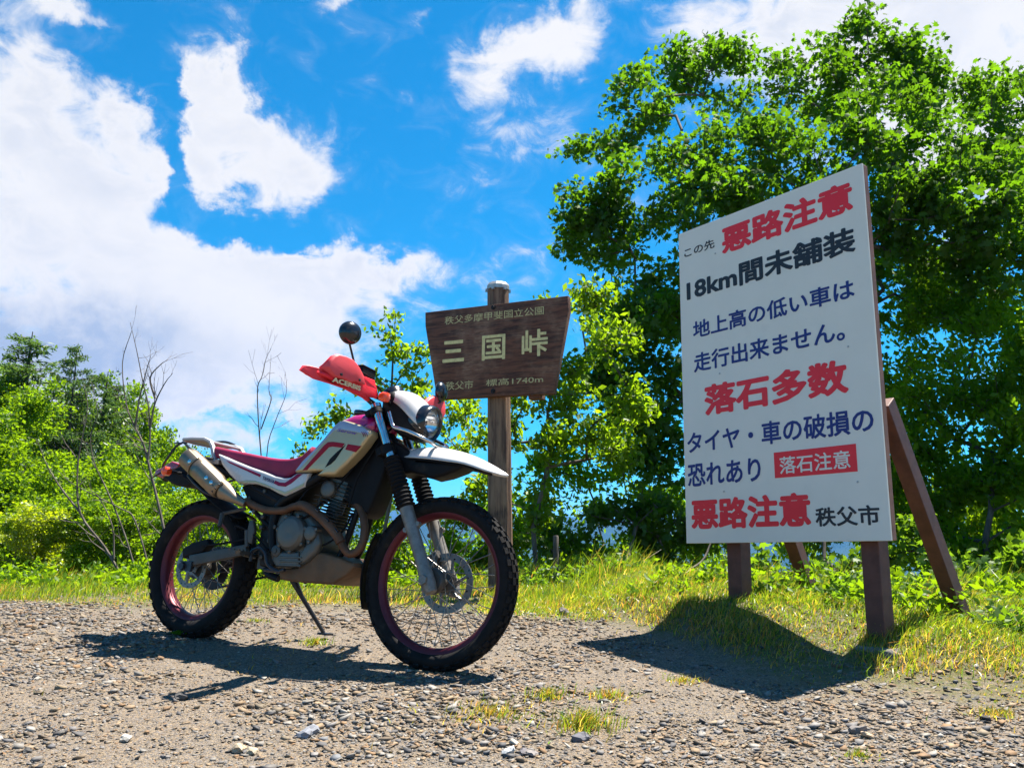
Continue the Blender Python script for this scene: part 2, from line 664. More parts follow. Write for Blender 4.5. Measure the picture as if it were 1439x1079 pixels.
def stone_material(name='gravel_stone'):
    m = bpy.data.materials.new(name)
    m.use_nodes = True
    t = NT(m.node_tree)
    o = t.new('ShaderNodeOutputMaterial')
    b = t.new('ShaderNodeBsdfPrincipled')
    t.l.new(b.outputs[0], o.inputs[0])
    b.inputs['Roughness'].default_value = 0.8
    b.inputs['Specular IOR Level'].default_value = 0.35
    co = t.new('ShaderNodeTexCoord').outputs['Object']
    at = t.new('ShaderNodeAttribute', attribute_name='tone')
    n = t.noise(co, 220, 5, 0.7)
    t.put(b.inputs['Base Color'], t.mix(t.math('MULTIPLY', t.smooth(n, 0.35, 0.75), 0.55), at.outputs[0], (0.10, 0.09, 0.08), 'MIX'))
    MATS[name] = m
    return m


def build_gravel():
    rs = np.random.RandomState(11)
    N = 160000
    # spread evenly as seen from where people stand: fewer with distance
    y = 1.75 * (7.6 / 1.75) ** rs.rand(N)
    w = 0.72 * y + 0.75
    x = (rs.rand(N) * 2 - 1) * w
    keep = rs.rand(N) < 0.92 * (y / 3.0) ** 0.0
    x, y = x[keep], y[keep]
    pe = past_edge(x, y) + 0.5 * wav(x, y, 1.4, 7)
    thin = np.clip(0.6 - pe * 1.3, 0.09, 1)
    bare = sstep(wav(x, y, 1.1, 21) + 0.6 * wav(x, y, 3.1, 22), 0.02, 0.34)   # packed earth patches
    keep = rs.rand(len(x)) < thin * (1 - 0.6 * bare)
    x, y, bare = x[keep], y[keep], bare[keep]
    n = len(x)
    z = height(x, y)
    size = np.exp(rs.normal(math.log(0.0033), 0.55, n)) * (0.55 + 0.22 * y) * (1 - 0.3 * bare)
    coarse = sstep(wav(x, y, 0.9, 5), 0.05, 0.3)
    size *= 1 + 0.5 * coarse * (rs.rand(n) < 0.35)
    size = np.clip(size, 0.0025, 0.015)
    base = np.array([[a, b, c] for a in (-1, 1) for b in (-1, 1) for c in (-1, 1)], dtype=float) * 0.72
    V = base[None] + rs.normal(0, 0.34, (n, 8, 3))
    V[:, :, 0] *= (0.8 + 0.7 * rs.rand(n))[:, None]
    V[:, :, 2] *= (0.30 + 0.30 * rs.rand(n))[:, None]
    a = rs.rand(n) * 2 * np.pi
    tx = rs.normal(0, 0.25, n)
    ca, sa = np.cos(a)[:, None], np.sin(a)[:, None]
    X = V[:, :, 0] * ca - V[:, :, 1] * sa
    Y = V[:, :, 0] * sa + V[:, :, 1] * ca
    Z = V[:, :, 2] + X * tx[:, None]
    P = np.stack([X, Y, Z], -1) * size[:, None, None]
    P += np.stack([x, y, z + size * 0.22], -1)[:, None]
    quads = np.array([(0, 1, 3, 2), (4, 6, 7, 5), (0, 4, 5, 1), (2, 3, 7, 6), (0, 2, 6, 4), (1, 5, 7, 3)])
    F = (np.arange(n)[:, None, None] * 8 + quads[None]).reshape(-1, 4)
    pal = np.array([(.22, .205, .20), (.30, .28, .265), (.15, .145, .15), (.38, .35, .31), (.33, .255, .165),
                    (.42, .29, .17), (.36, .21, .10), (.50, .46, .40), (.075, .075, .08), (.26, .19, .125), (.22, .23, .25)])
    pr = np.array([.11, .10, .09, .12, .17, .14, .10, .05, .04, .13, .01])
    c = pal[rs.choice(len(pal), n, p=pr / pr.sum())] * (0.46 + 0.26 * rs.rand(n))[:, None]
    cols = np.concatenate([c, np.ones((n, 1))], 1)
    cols = np.repeat(cols[:, None], 8, 1).reshape(-1, 4)
    me = np_mesh('gravel', P.reshape(-1, 3), F, 4, cols)
    return link('gravel', me, stone_material(), kind='stuff', label='loose grey and tan gravel covering the parking place', cat='gravel')


def blades(rs, x, y, h, lean=(0.25, 0.0), width=0.004, bend=0.5, cols=None):
    """grass blades: four points above one another, three quads/tri folded as quads"""
    n = len(x)
    z = height(x, y) - 0.004
    a = rs.rand(n) * 2 * np.pi
    wx, wy = np.cos(a) * width, np.sin(a) * width
    la = rs.rand(n) * 2 * np.pi
    lm = np.abs(rs.normal(0, bend, n))
    lx = np.cos(la) * lm + lean[0]
    ly = np.sin(la) * lm + lean[1]
    P = np.zeros((n, 6, 3))
    for k, (f, wf) in enumerate(((0, 1.0), (0.55, 0.75), (1.0, 0.12))):
        cx = x + lx * h * f * f
        cy = y + ly * h * f * f
        cz = z + h * (f - 0.28 * f * f * np.minimum(1, lm))
        for s_, q in ((-1, 0), (1, 1)):
            P[:, k * 2 + q] = np.stack([cx + s_ * wx * wf, cy + s_ * wy * wf, cz], -1)
    F = np.array([(0, 1, 3, 2), (2, 3, 5, 4)])
    F = (np.arange(n)[:, None, None] * 6 + F[None]).reshape(-1, 4)
    C4 = None
    if cols is not None:
        C4 = np.repeat(np.concatenate([cols, np.ones((n, 1))], 1)[:, None], 6, 1).reshape(-1, 4)
    return P.reshape(-1, 3), F, C4


def grass_material():
    m = bpy.data.materials.new('grass_blade')
    m.use_nodes = True
    t = NT(m.node_tree)
    o = t.new('ShaderNodeOutputMaterial')
    at = t.new('ShaderNodeAttribute', attribute_name='tone')
    d = t.new('ShaderNodeBsdfDiffuse')
    t.put(d.inputs[0], at.outputs[0])
    tr = t.new('ShaderNodeBsdfTranslucent')
    t.put(tr.inputs[0], t.mix(1.0, at.outputs[0], (3.2, 3.2, 2.0), 'MULTIPLY'))
    g = t.new('ShaderNodeBsdfGlossy')
    g.inputs['Roughness'].default_value = 0.4
    a = t.new('ShaderNodeMixShader')
    a.inputs[0].default_value = 0.5
    t.l.new(d.outputs[0], a.inputs[1])
    t.l.new(tr.outputs[0], a.inputs[2])
    b = t.new('ShaderNodeMixShader')
    b.inputs[0].default_value = 0.05
    t.l.new(a.outputs[0], b.inputs[1])
    t.l.new(g.outputs[0], b.inputs[2])
    t.l.new(b.outputs[0], o.inputs[0])
    MATS['grass_blade'] = m
    return m


def grass_cols(rs, n, dry):
    green = np.array([(.085, .135, .006), (.12, .155, .006), (.06, .115, .008), (.16, .17, .010)])
    straw = np.array([(.25, .18, .03), (.33, .23, .06), (.20, .17, .02), (.26, .12, .03)])
    c = np.where((rs.rand(n) < dry)[:, None], straw[rs.randint(0, 4, n)], green[rs.randint(0, 4, n)])
    return c * (0.75 + 0.5 * rs.rand(n))[:, None]


def build_grass():
    rs = np.random.RandomState(5)
    N = 260000
    y = 2.4 * (8.6 / 2.4) ** rs.rand(N)
    x = (rs.rand(N) * 2 - 1) * (0.72 * y + 0.8)
    lip = np.interp(x, LIP_X, LIP_Y)
    pe = past_edge(x, y) + 0.55 * wav(x, y, 1.4, 7) + 0.35 * wav(x, y, 4.0, 8)
    dens = sstep(pe, -0.12, 0.5) * (0.30 + 0.70 * sstep(wav(x, y, 2.3, 9) + .5 * wav(x, y, 7, 10), -0.2, 0.2)) * (y < lip + 1.6)
    keep = rs.rand(N) < dens
    x, y, pe = x[keep], y[keep], pe[keep]
    n = len(x)
    lip = lip[keep]
    h = (0.016 + 0.03 * sstep(pe, 0.1, 1.0) + (0.015 + 0.045 * sstep(x, -1.2, 0.2) * (1 - .4 * sstep(x, .8, 2))) * sstep(y - lip, -1.0, 0.3)) * (0.35 + rs.rand(n) ** 2 * 1.5) * (0.7 + 1.1 * sstep(wav(x, y, 3.1, 41), -.1, .35))
    right = sstep(x, 0.6, 1.2) * (1 - sstep(y - lip, -1.3, -.6))
    h *= 1 - 0.55 * right
    dry = np.clip(0.48 - 0.36 * sstep(pe, 0.0, 1.0) + 0.9 * (wav(x, y, 1.9, 12)), 0.06, 0.9)
    P, F, c = blades(rs, x, y, h, lean=(0.3, -0.1), width=0.0028, cols=grass_cols(rs, n, dry))
    # the trodden turf of the bank: short and close
    Mb = 150000
    yb = 3.0 + 3.6 * rs.rand(Mb)
    xb = rs.rand(Mb) * 4.2 - 0.2
    pb = past_edge(xb, yb) + 0.25 * wav(xb, yb, 4.0, 8)
    kb = (rs.rand(Mb) < sstep(pb, -0.08, 0.3) * (0.5 + 0.5 * sstep(wav(xb, yb, 4.5, 61), -.25, .1))) & (yb < np.interp(xb, LIP_X, LIP_Y) + .3)
    xb, yb, pb = xb[kb], yb[kb], pb[kb]
    nb = len(xb)
    hb = (0.014 + 0.03 * rs.rand(nb) ** 1.5) * (1 + .8 * sstep(wav(xb, yb, 2.7, 62), 0, .3))
    Pb, Fb, cb = blades(rs, xb, yb, hb, lean=(0.2, -0.2), width=0.0022, bend=.8, cols=grass_cols(rs, nb, np.clip(.40 - .3 * sstep(pb, 0, .7) + .8 * wav(xb, yb, 2.2, 63), .08, .9)))
    # scattered sparse blades on the gravel
    M = 5200
    y2 = 2.2 + 4.2 * rs.rand(M)
    x2 = (rs.rand(M) * 2 - 1) * (0.7 * y2)
    k = rs.rand(M) < sstep(wav(x2, y2, 1.3, 33) + 0.5 * wav(x2, y2, 5, 34), 0.2, 0.42)
    x2, y2 = x2[k], y2[k]
    P2, F2, c2 = blades(rs, x2, y2, 0.012 + 0.02 * rs.rand(len(x2)), width=0.002, cols=grass_cols(rs, len(x2), 0.7))
    me = np_mesh('grass', np.concatenate([P, Pb, P2]), np.concatenate([F, Fb + len(P), F2 + len(P) + len(Pb)]), 4, np.concatenate([c, cb, c2]))
    link('grass', me, grass_material(), kind='stuff', label='short yellow-green grass along the edge of the gravel', cat='grass')


def build_tufts():
    rs = np.random.RandomState(8)
    spots = [([(0.222,2.739)][0], .085, 420, .05, .35, 'bright yellow-green grass tuft lowest in the middle of the gravel'),
             ([(-0.073,2.870)][0], .15, 420, .028, .6, 'wide flat straw-coloured grass patch on the gravel below the front wheel shadow'),
             ([(0.124,3.025)][0], .06, 200, .035, .4, 'small green grass tuft on gravel just above the widest straw patch'),
             ([(0.333,3.033)][0], .06, 200, .03, .5, 'small grass tuft on gravel right of the green tuft and left of the board shadow'),
             ([(-0.891,3.912)][0], .05, 200, .03, .2, 'little green tuft on gravel just right of and below the kickstand foot'),
             ([(-1.331,4.489)][0], .05, 160, .02, .3, 'tiny green patch on gravel between the motorcycle wheels'),
             ([(0.641,3.277)][0], .07, 200, .022, .7, 'dry tuft beside the lower left edge of the board shadow'),
             ([(0.972,2.499)][0], .04, 120, .02, .3, 'tiny green tuft near the bottom edge below the board shadow'),
             ([(1.587,2.886)][0], .08, 220, .025, .6, 'dry tuft on the gravel at the far right below the grass edge')]
    for (gx, gy), rad, n, h, dry, lab in spots:
        a = rs.rand(n) * 6.283
        r = rad * np.abs(rs.normal(0, 0.55, n))
        x = gx + np.cos(a) * r * 1.35
        y = gy + np.sin(a) * r
        P, F, c = blades(rs, x, y, h * (0.5 + rs.rand(n)), width=0.0019, bend=0.8, cols=grass_cols(rs, n, dry))
        me = np_mesh('grass_tuft', P, F, 4, c)
        link('grass_tuft', me, 'grass_blade', label=lab, cat='grass tuft', group='grass tufts growing through the gravel')


def build_stones():
    rs = np.random.RandomState(3)
    spots = [([(-0.625,2.691)][0], .040, (.20, .21, .24), 'largest flat grey stone in the gravel, below the motorcycle between its wheels'),
             ([(-1.151,2.639)][0], .028, (.48, .44, .38), 'pale cream flat stone alone near the bottom left of the gravel'),
             ([(-0.785,2.552)][0], .033, (.38, .30, .20), 'tan stone, left one of a touching pair near the bottom edge'),
             ([(-0.741,2.534)][0], .026, (.42, .35, .24), 'pale tan block, right one of a touching pair near the bottom edge'),
             ([(-1.142,3.033)][0], .034, (.08, .075, .07), 'dark brown stone below the tip of the handlebar shadow'),
             ([(0.206,2.632)][0], .032, (.10, .10, .12), 'dark grey stone just below the bright green tuft'),
             ([(-0.009,2.534)][0], .024, (.55, .55, .54), 'white pebble left of the dark pair at the bottom middle'),
             ([(0.037,2.522)][0], .024, (.13, .12, .13), 'dark stone beside the white pebble at the bottom middle'),
             ([(0.055,2.511)][0], .022, (.20, .18, .17), 'brownish stone, right one of the dark pair at the bottom middle'),
             ([(0.291,4.782)][0], .05, (.16, .14, .12), 'mossy brown stone at the grass edge right of the front wheel'),
             ([(1.054,2.698)][0], .032, (.17, .15, .14), 'dark stone on the gravel below the lowest corner of the board shadow'),
             ([(1.063,2.652)][0], .026, (.40, .30, .20), 'tan stone beside the dark one below the board shadow'),
             ([(-1.388,2.540)][0], .020, (.05, .05, .05), 'black pebble near the bottom left corner of the gravel')]
    m = stone_material('single_stone')
    for (gx, gy), r, col, lab in spots:
        import bmesh
        bm = bmesh.new()
        bmesh.ops.create_icosphere(bm, subdivisions=2, radius=r)
        off = rs.rand(3) * 50
        for v in bm.verts:
            n = v.co.normalized()
            k = 0.8 + 0.35 * math.sin(n.x * 3.1 + off[0]) * math.sin(n.y * 2.7 + off[1]) + rs.normal(0, 0.07)
            v.co = Vector((n.x * 1.25, n.y, n.z * 0.62)) * r * k * 0.8
        me = bpy.data.meshes.new('stone')
        bm.to_mesh(me)
        bm.free()
        a = me.attributes.new('tone', 'FLOAT_COLOR', 'POINT')
        a.data.foreach_set('color', np.tile(np.array(col + (1.0,), dtype=np.float32), len(me.vertices)))
        o = link('stone', me, m, label=lab, cat='stone')
        o.location = (gx, gy, z_at(gx, gy) + r * 0.22)
        o.rotation_euler = (rs.normal(0, .2), rs.normal(0, .2), rs.rand() * 6)


def build_mountains():
    """ridges across the valley"""
    m = bpy.data.materials.new('distant_forest')
    m.use_nodes = True
    t = NT(m.node_tree)
    o = t.new('ShaderNodeOutputMaterial')
    b = t.new('ShaderNodeBsdfPrincipled')
    t.l.new(b.outputs[0], o.inputs[0])
    b.inputs['Roughness'].default_value = 1
    b.inputs['Specular IOR Level'].default_value = 0
    co = t.new('ShaderNodeTexCoord').outputs['Object']
    t.put(b.inputs['Base Color'], t.mix(t.smooth(t.noise(co, 0.004, 10, 0.7), 0.4, 0.6), (0.015, 0.04, 0.02), (0.03, 0.06, 0.03)))
    rs = np.random.RandomState(4)
    for name, dist, el, seed in (('mountain_ridge', 3800, 1.75, 1), ('mountain_ridge', 6500, 2.0, 5)):
        na, nr = 260, 26
        az = np.linspace(-1.3, 1.3, na)
        q = np.linspace(-1, 1, nr)
        A, Q = np.meshgrid(az, q, indexing='ij')
        rr = dist * (1 + 0.22 * Q)
        crest = np.tan(np.radians(el)) * dist
        zz = crest * (1 + 0.55 * wav(A * 5, A * 0, 1, seed) + 0.25 * wav(A * 17, A * 0, 1, seed + 1) + 0.1 * wav(A * 50, A * 0, 1, seed + 2))
        Z = zz * (1 - np.abs(Q) ** 1.3) - 260 * np.abs(Q) + 30 * wav(A * 40, Q * 6, 1, seed + 3) * (1 - np.abs(Q)) + 12 * wav(A * 120, Q * 16, 1, seed + 4)
        V = np.stack([rr * np.sin(A), rr * np.cos(A), Z], -1).reshape(-1, 3)
        i, j = np.meshgrid(np.arange(na - 1), np.arange(nr - 1), indexing='ij')
        F = np.stack([i * nr + j, (i + 1) * nr + j, (i + 1) * nr + j + 1, i * nr + j + 1], -1).reshape(-1, 4)
        link(name, np_mesh(name, V, F, 4, smooth=True), m, kind='structure')


def build_haze():
    m = bpy.data.materials.new('air')
    m.use_nodes = True
    t = NT(m.node_tree)
    v = t.new('ShaderNodeVolumePrincipled')
    v.inputs['Color'].default_value = (.14, .38, 1.0, 1)
    v.inputs['Density'].default_value = 0.00010
    v.inputs['Anisotropy'].default_value = 0.2
    o = t.new('ShaderNodeOutputMaterial')
    t.l.new(v.outputs[0], o.inputs[1])
    g = G().box((0, 0, 85), (18000, 18000, 520))
    link('haze', g.mesh('haze', smooth=False), m, kind='stuff', label='thin blue air between here and the far ridges')


build_ground()
build_mountains()
build_haze()
build_gravel()
build_grass()
build_tufts()
build_stones()

# ------------------------------------------------------------------ foliage
leaf_mat('maple_leaf', (.015, .050, .003), (.034, .082, .003), (.22, .48, .008), tmix=0.42, gloss=0.018, rough=0.55)
leaf_mat('shade_leaf', (.016, .052, .006), (.045, .10, .008), (.28, .50, .015), tmix=0.42, gloss=0.02)
leaf_mat('fresh_leaf', (.035, .09, .004), (.075, .135, .004), (.40, .64, .010), tmix=0.5, gloss=0.02)
leaf_mat('hill_leaf', (.022, .072, .003), (.065, .125, .003), (.38, .62, .008), tmix=0.45, gloss=0.012, scale=0.5)
leaf_mat('yellow_leaf', (.07, .13, .004), (.13, .165, .004), (.66, .80, .01), tmix=0.5, gloss=0.04)
leaf_mat('side_leaf', (.025, .075, .003), (.07, .13, .003), (.38, .70, .012), tmix=0.52, gloss=0.01)
leaf_mat('needle', (.022, .065, .016), (.05, .105, .02), (.20, .36, .05), tmix=0.3, gloss=0.03)
bark_mat('bark', (.055, .042, .032), (.13, .105, .085))
bark_mat('pale_bark', (.05, .041, .03), (.15, .12, .10))

MAPLE = np.array([(0, -.38), (.36, -.30), (.86, -.05), (.48, .18), (.80, .66), (.24, .46), (0, 1.0),
                  (-.24, .46), (-.80, .66), (-.48, .18), (-.86, -.05), (-.36, -.30)]) * 0.62
MAPLE3 = np.concatenate([[(0, .02, 0.0)], [(a, b, -0.22 * abs(a) - 0.10 * b * b) for a, b in MAPLE]])
MAPLE_F = np.array([(0, 1 + i, 1 + (i + 1) % 12) for i in range(12)])
OVAL3 = np.array([(0, -.55, 0), (.32, -.05, -.10), (0, .6, -.06), (-.32, -.05, -.10)])
OVAL_F = np.array([(0, 1, 2), (0, 2, 3)])
NEEDLE3 = np.array([(0, -.2, 0), (.16, .3, -.05), (0, 1.0, -.12), (-.16, .3, -.05)])


def leaf_frames(rs, P, up=0.55, wind=(0.35, -0.1, 0)):
    n = len(P)
    N = rs.normal(0, 1, (n, 3)) * np.array([1, 1, .8])
    N /= np.linalg.norm(N, axis=1)[:, None]
    N = N + np.array([0, 0, up])
    N /= np.linalg.norm(N, axis=1)[:, None]
    T = rs.normal(0, 0.7, (n, 3)) + np.array([wind[0], wind[1], -0.75])
    T -= N * (T * N).sum(1)[:, None]
    T /= np.linalg.norm(T, axis=1)[:, None] + 1e-9
    B = np.cross(T, N)
    return np.stack([B, T, N], -1)          # columns


def place_leaves(rs, P, size, shape, up=0.55, wind=(0.35, -0.1, 0)):
    M = leaf_frames(rs, P, up, wind)
    s = size * np.exp(rs.normal(0, 0.22, len(P)))
    V = np.einsum('nij,kj->nki', M, shape) * s[:, None, None] + P[:, None]
    return V, M, s


def cluster_points(rs, tips, per, rad, flat=0.75):
    n = len(tips)
    cnt = rs.poisson(per, n)
    idx = np.repeat(np.arange(n), cnt)
    d = rs.normal(0, 1, (len(idx), 3))
    d /= np.linalg.norm(d, axis=1)[:, None]
    r = rad * rs.rand(len(idx)) ** 0.5
    return tips[idx] + d * r[:, None] * np.array([1, 1, flat])


def grow(rs, base, top, targets, step=0.35, wander=0.10, tip_r=0.004, power=2.35, reach=0.25):
    """join every target to the growing tree, then give limbs the thickness their twigs ask for"""
    base = np.array(base, float)
    stem = [base]
    for q in top:
        q = np.array(q, float)
        k = max(1, int(np.linalg.norm(q - stem[-1]) / step))
        a = stem[-1]
        for i in range(1, k + 1):
            stem.append(a + (q - a) * i / k + rs.normal(0, wander * 0.12, 3))
    pos = list(stem)
    par = [-1] + list(range(len(stem) - 1))
    depth = [0.0]
    for i in range(1, len(stem)):
        depth.append(depth[-1] + np.linalg.norm(stem[i] - stem[i - 1]))
    targets = np.array(targets)
    tt = stem[-1]
    order = np.argsort(np.linalg.norm(targets - tt, axis=1) + rs.rand(len(targets)) * 0.3)
    tips = []
    stem_min = max(1, int(len(stem) * 0.35))
    for ti in order:
        t = targets[ti]
        A = np.array(pos[stem_min:])
        dd = np.linalg.norm(A - t, axis=1)
        cost = dd + reach * np.array(depth[stem_min:]) + 0.5 * np.maximum(0, A[:, 2] - t[2])
        k = int(np.argmin(cost)) + stem_min
        a = np.array(pos[k])
        L = np.linalg.norm(t - a)
        m = max(1, int(round(L / step)))
        prev = k
        off = rs.normal(0, wander, 3) * L
        for i in range(1, m + 1):
            f = i / m
            p = a + (t - a) * f + off * math.sin(math.pi * f) + np.array([0, 0, 0.10 * L * math.sin(math.pi * f)])
            pos.append(p)
            par.append(prev)
            depth.append(depth[prev] + L / m)
            prev = len(pos) - 1
        tips.append(prev)
    n = len(pos)
    acc = np.zeros(n)
    child = np.zeros(n, int)
    for i in range(n - 1, -1, -1):
        if child[i] == 0:
            acc[i] = tip_r ** power
        if par[i] >= 0:
            acc[par[i]] += acc[i]
            child[par[i]] += 1
    rad = acc ** (1 / power)
    return np.array(pos), np.array(par), rad, np.array(tips)


def limb_mesh(name, pos, par, rad, sides=6, keep=None):
    idx = [i for i in range(len(pos)) if par[i] >= 0 and (keep is None or keep[i])]
    a = pos[par[idx]]
    b = pos[idx]
    ra = np.minimum(rad[par[idx]], rad[idx] * 1.5)
    rb = rad[idx]
    d = b - a
    d /= np.linalg.norm(d, axis=1)[:, None] + 1e-9
    u = np.cross(d, np.array([0.31, 0.77, 0.21]))
    u /= np.linalg.norm(u, axis=1)[:, None]
    w = np.cross(d, u)
    ang = np.arange(sides) * 2 * np.pi / sides
    e = u[:, None] * np.cos(ang)[None, :, None] + w[:, None] * np.sin(ang)[None, :, None]
    A = a[:, None] + e * ra[:, None, None]
    B = b[:, None] + e * rb[:, None, None] + (d * rb[:, None] * 0.3)[:, None]
    V = np.concatenate([A, B], 1).reshape(-1, 3)
    k = np.arange(sides)
    f = np.stack([k, (k + 1) % sides, (k + 1) % sides + sides, k + sides], -1)
    F = (np.arange(len(idx))[:, None, None] * 2 * sides + f[None]).reshape(-1, 4)
    return np_mesh(name, V, F, 4, smooth=True)


def lobe_targets(rs, lobes, per_m2, core=0.35, thick=1.0):
    out = []
    for (c, r) in lobes:
        n = max(3, int(per_m2 * r * r * 4))
        d = rs.normal(0, 1, (n, 3))
        d /= np.linalg.norm(d, axis=1)[:, None]
        q = r * (core + (1 - core) * rs.rand(n)) ** 0.6
        out.append(np.array(c) + d * q[:, None] * np.array([1, thick, 0.9]))
    return np.concatenate(out)


def tree(name, label, cat, base, stem, lobes, per_m2=7, per=40, rad=0.22, leaf='maple_leaf', shape=MAPLE3, faces=MAPLE_F,
         size=0.09, seed=1, group=None, bark='bark', tip_r=0.004, step=0.3, up=0.55, wind=(0.35, -0.1, 0), singles=0,
         core=0.35, thick=1.0, wander=0.1):
    rs = np.random.RandomState(seed)
    T = lobe_targets(rs, lobes, per_m2, core, thick)
    pos, par, rd, tips = grow(rs, base, stem, T, step=step, tip_r=tip_r, wander=wander)
    root = empty(name, base, label=label, cat=cat, group=group)
    off = np.array(base)
    pos0 = pos - off
    big = rd > rd[0] * 0.32
    link('trunk', limb_mesh('trunk', pos0, par, rd, 8, big), bark, root)
    link('branches', limb_mesh('branches', pos0, par, rd, 5, ~big), bark, root, kind='stuff')
    # leaves sit at the twig ends and a little way back along them
    tp = pos[tips]
    bk = pos[par[tips]]
    cen = np.concatenate([tp, tp * 0.5 + bk * 0.5])
    P = cluster_points(rs, cen, per / 2, rad)
    V, M, s = place_leaves(rs, P, size, shape, up, wind)
    V = V - off
    ns = 0
    if singles:
        # the leaves nearest the viewer can be picked apart: each is an object
        o = np.argsort(P[:, 1])
        pick = o[:singles]
        me = np_mesh('leaf', shape, faces, 3)
        me.materials.append(MATS[leaf])
        for i in pick:
            l = bpy.data.objects.new('leaf', me)
            C.objects.link(l)
            l.parent = root
            mm = Matrix(M[i].tolist()).to_4x4()
            l.matrix_local = Matrix.Translation(Vector(P[i] - off)) @ mm @ Matrix.Scale(s[i], 4)
        V = V[o[singles:]]
    n, k = V.shape[:2]
    F = (np.arange(n)[:, None, None] * k + faces[None]).reshape(-1, 3)
    link('crown', np_mesh('crown', V.reshape(-1, 3), F, 3), leaf, root, kind='stuff')
    return root


def copy_tree(o, loc, rz, sc, label=None, cat=None):
    c = o.copy()
    C.objects.link(c)
    c.location = loc
    c.rotation_euler = (0, 0, rz)
    c.scale = (sc[0], sc[0], sc[1])
    if label:
        c['label'] = label
    if cat:
        c['category'] = cat
    for ch in list(o.children):
        d = ch.copy()
        C.objects.link(d)
        d.parent = c
    return c


def lb(pts, k=1.0):
    """lobes from (x, y, z) and a radius seen in pixels at that depth"""
    return [((x, y, z), r * y / 1170 * k) for (x, y, z), r in pts]


# the big maple behind the warning board
L = lb(list(zip([(1.182,10.030,4.410), (1.122,10.820,5.929), (1.826,10.560,6.489), (1.828,9.500,4.846), (1.488,9.240,3.492), (2.952,10.820,7.079), (2.983,9.500,5.314), (4.063,10.560,6.813), (5.041,11.090,7.705), (4.732,9.770,5.941), (4.929,9.240,4.999), (6.143,10.030,5.884), (5.917,9.240,4.727), (2.402,9.110,4.313), (3.656,9.240,4.999), (4.980,9.500,4.203), (5.658,9.240,3.926), (1.138,9.240,2.647), (1.481,9.240,1.910), (1.751,8.980,2.994), (0.700,10.300,4.319), (1.705,9.500,1.295), (5.149,8.980,4.346), (6.435,10.030,4.410), (5.314,10.820,4.004), (6.086,10.820,4.004), (1.159,9.500,2.199), (1.772,9.800,2.954), (1.842,9.600,2.344), (1.696,9.600,1.714), (0.985,9.800,4.697), (5.298,11.000,8.110), (6.326,10.800,6.901), (6.853,10.400,6.504), (6.848,10.200,5.467), (6.040,11.000,7.646), (3.047,10.030,3.748), (4.013,10.300,3.360), (5.837,11.090,7.244), (2.405,11.090,7.358), (1.462,10.300,3.360), (4.503,8.980,4.433)],
    (72, 42, 58, 85, 60, 62, 85, 72, 52, 80, 80, 62, 60, 80, 80, 80, 70, 55, 48, 55, 28, 40, 75, 75, 75, 80, 50, 50, 50, 50, 50, 36, 60, 60, 70, 40, 80, 80, 60, 50, 55, 60))), 1.0)
tree('maple_tree', 'tall broad maple with large dark glossy leaves rising behind the white warning board', 'tree',
     (3.1, 9.3, z_at(3.1, 9.3)), [(3.155,9.370,1.848), (3.175,9.640,3.443)], L, per_m2=13, per=66, rad=0.28, size=0.084, seed=3, singles=300, step=0.36, tip_r=0.005, thick=0.9)
# its neighbour on the right
L = lb(list(zip([(5.232,10.000,3.369), (5.668,9.520,2.970), (4.994,9.270,2.158), (5.351,8.780,1.839), (4.645,9.520,1.459), (5.029,9.030,1.102), (4.722,9.520,0.578), (5.214,8.780,0.356), (4.751,8.780,0.142), (5.621,8.540,2.484), (5.527,8.540,1.142), (4.721,10.250,2.333), (4.351,10.250,1.097), (6.098,9.030,3.848)],
    (68, 80, 80, 80, 75, 80, 65, 78, 60, 80, 80, 75, 75, 75))))
tree('leafy_tree', 'dense small-leaved tree filling the right edge beside the slanting brace of the board', 'tree',
     (4.75, 8.5, z_at(4.75, 8.5)), [(4.841,8.660,0.571), (5.194,8.910,1.474)], L, per_m2=17, per=90, rad=0.25, shape=OVAL3, faces=OVAL_F, leaf='side_leaf', size=0.07, seed=5, core=.1)
# slender fresh green trees in the middle
L = lb(list(zip([(0.108,8.000,1.931), (0.575,8.200,2.112), (0.874,7.600,2.472), (0.305,7.800,1.487), (-0.138,8.200,1.608), (0.743,7.800,1.622), (1.100,8.000,1.374), (0.275,8.000,0.966), (-0.211,8.400,1.060), (0.878,8.200,3.003), (-0.517,8.600,1.887), (0.385,8.600,2.967), (1.095,7.400,1.824)],
    (42, 50, 45, 40, 40, 45, 40, 40, 36, 40, 34, 22, 45))))
tree('slender_tree', 'slender forked tree with pale yellow-green leaves behind the wooden post sign', 'tree',
     (0.28, 7.7, z_at(0.28, 7.7)), [(0.214,7.800,0.693), (0.341,7.900,1.228)], L, per_m2=36, per=44, rad=0.15, shape=OVAL3, faces=OVAL_F, leaf='fresh_leaf', size=0.06, seed=8, core=.1, wander=.16)
L = lb(list(zip([(-0.247,10.000,0.500), (0.257,10.000,0.748), (0.852,10.000,1.083), (1.458,10.000,1.507), (1.093,10.000,0.418), (1.870,10.000,1.083), (0.505,10.000,0.254), (-0.496,10.000,0.173), (1.762,10.000,0.418), (1.212,10.000,1.938), (0.089,10.000,1.251), (2.356,10.000,0.582), (2.879,10.000,0.915), (-0.505,10.000,1.083), (0.004,10.000,0.915), (0.431,10.000,1.421), (-0.668,10.000,0.582), (0.690,10.000,1.593)],
    (50, 50, 56, 60, 56, 60, 50, 44, 55, 50, 44, 60, 60, 36, 44, 40, 44, 40))))
tree('bush', 'broad bright green bush behind the slender tree, between the thick post and the warning board', 'bush',
     (1.0, 10.0, z_at(1.0, 10.0)), [(1.091,10.000,0.336)], L, per_m2=13, per=60, rad=0.2, leaf='side_leaf', shape=OVAL3, faces=OVAL_F, size=0.066, seed=18, core=.05)
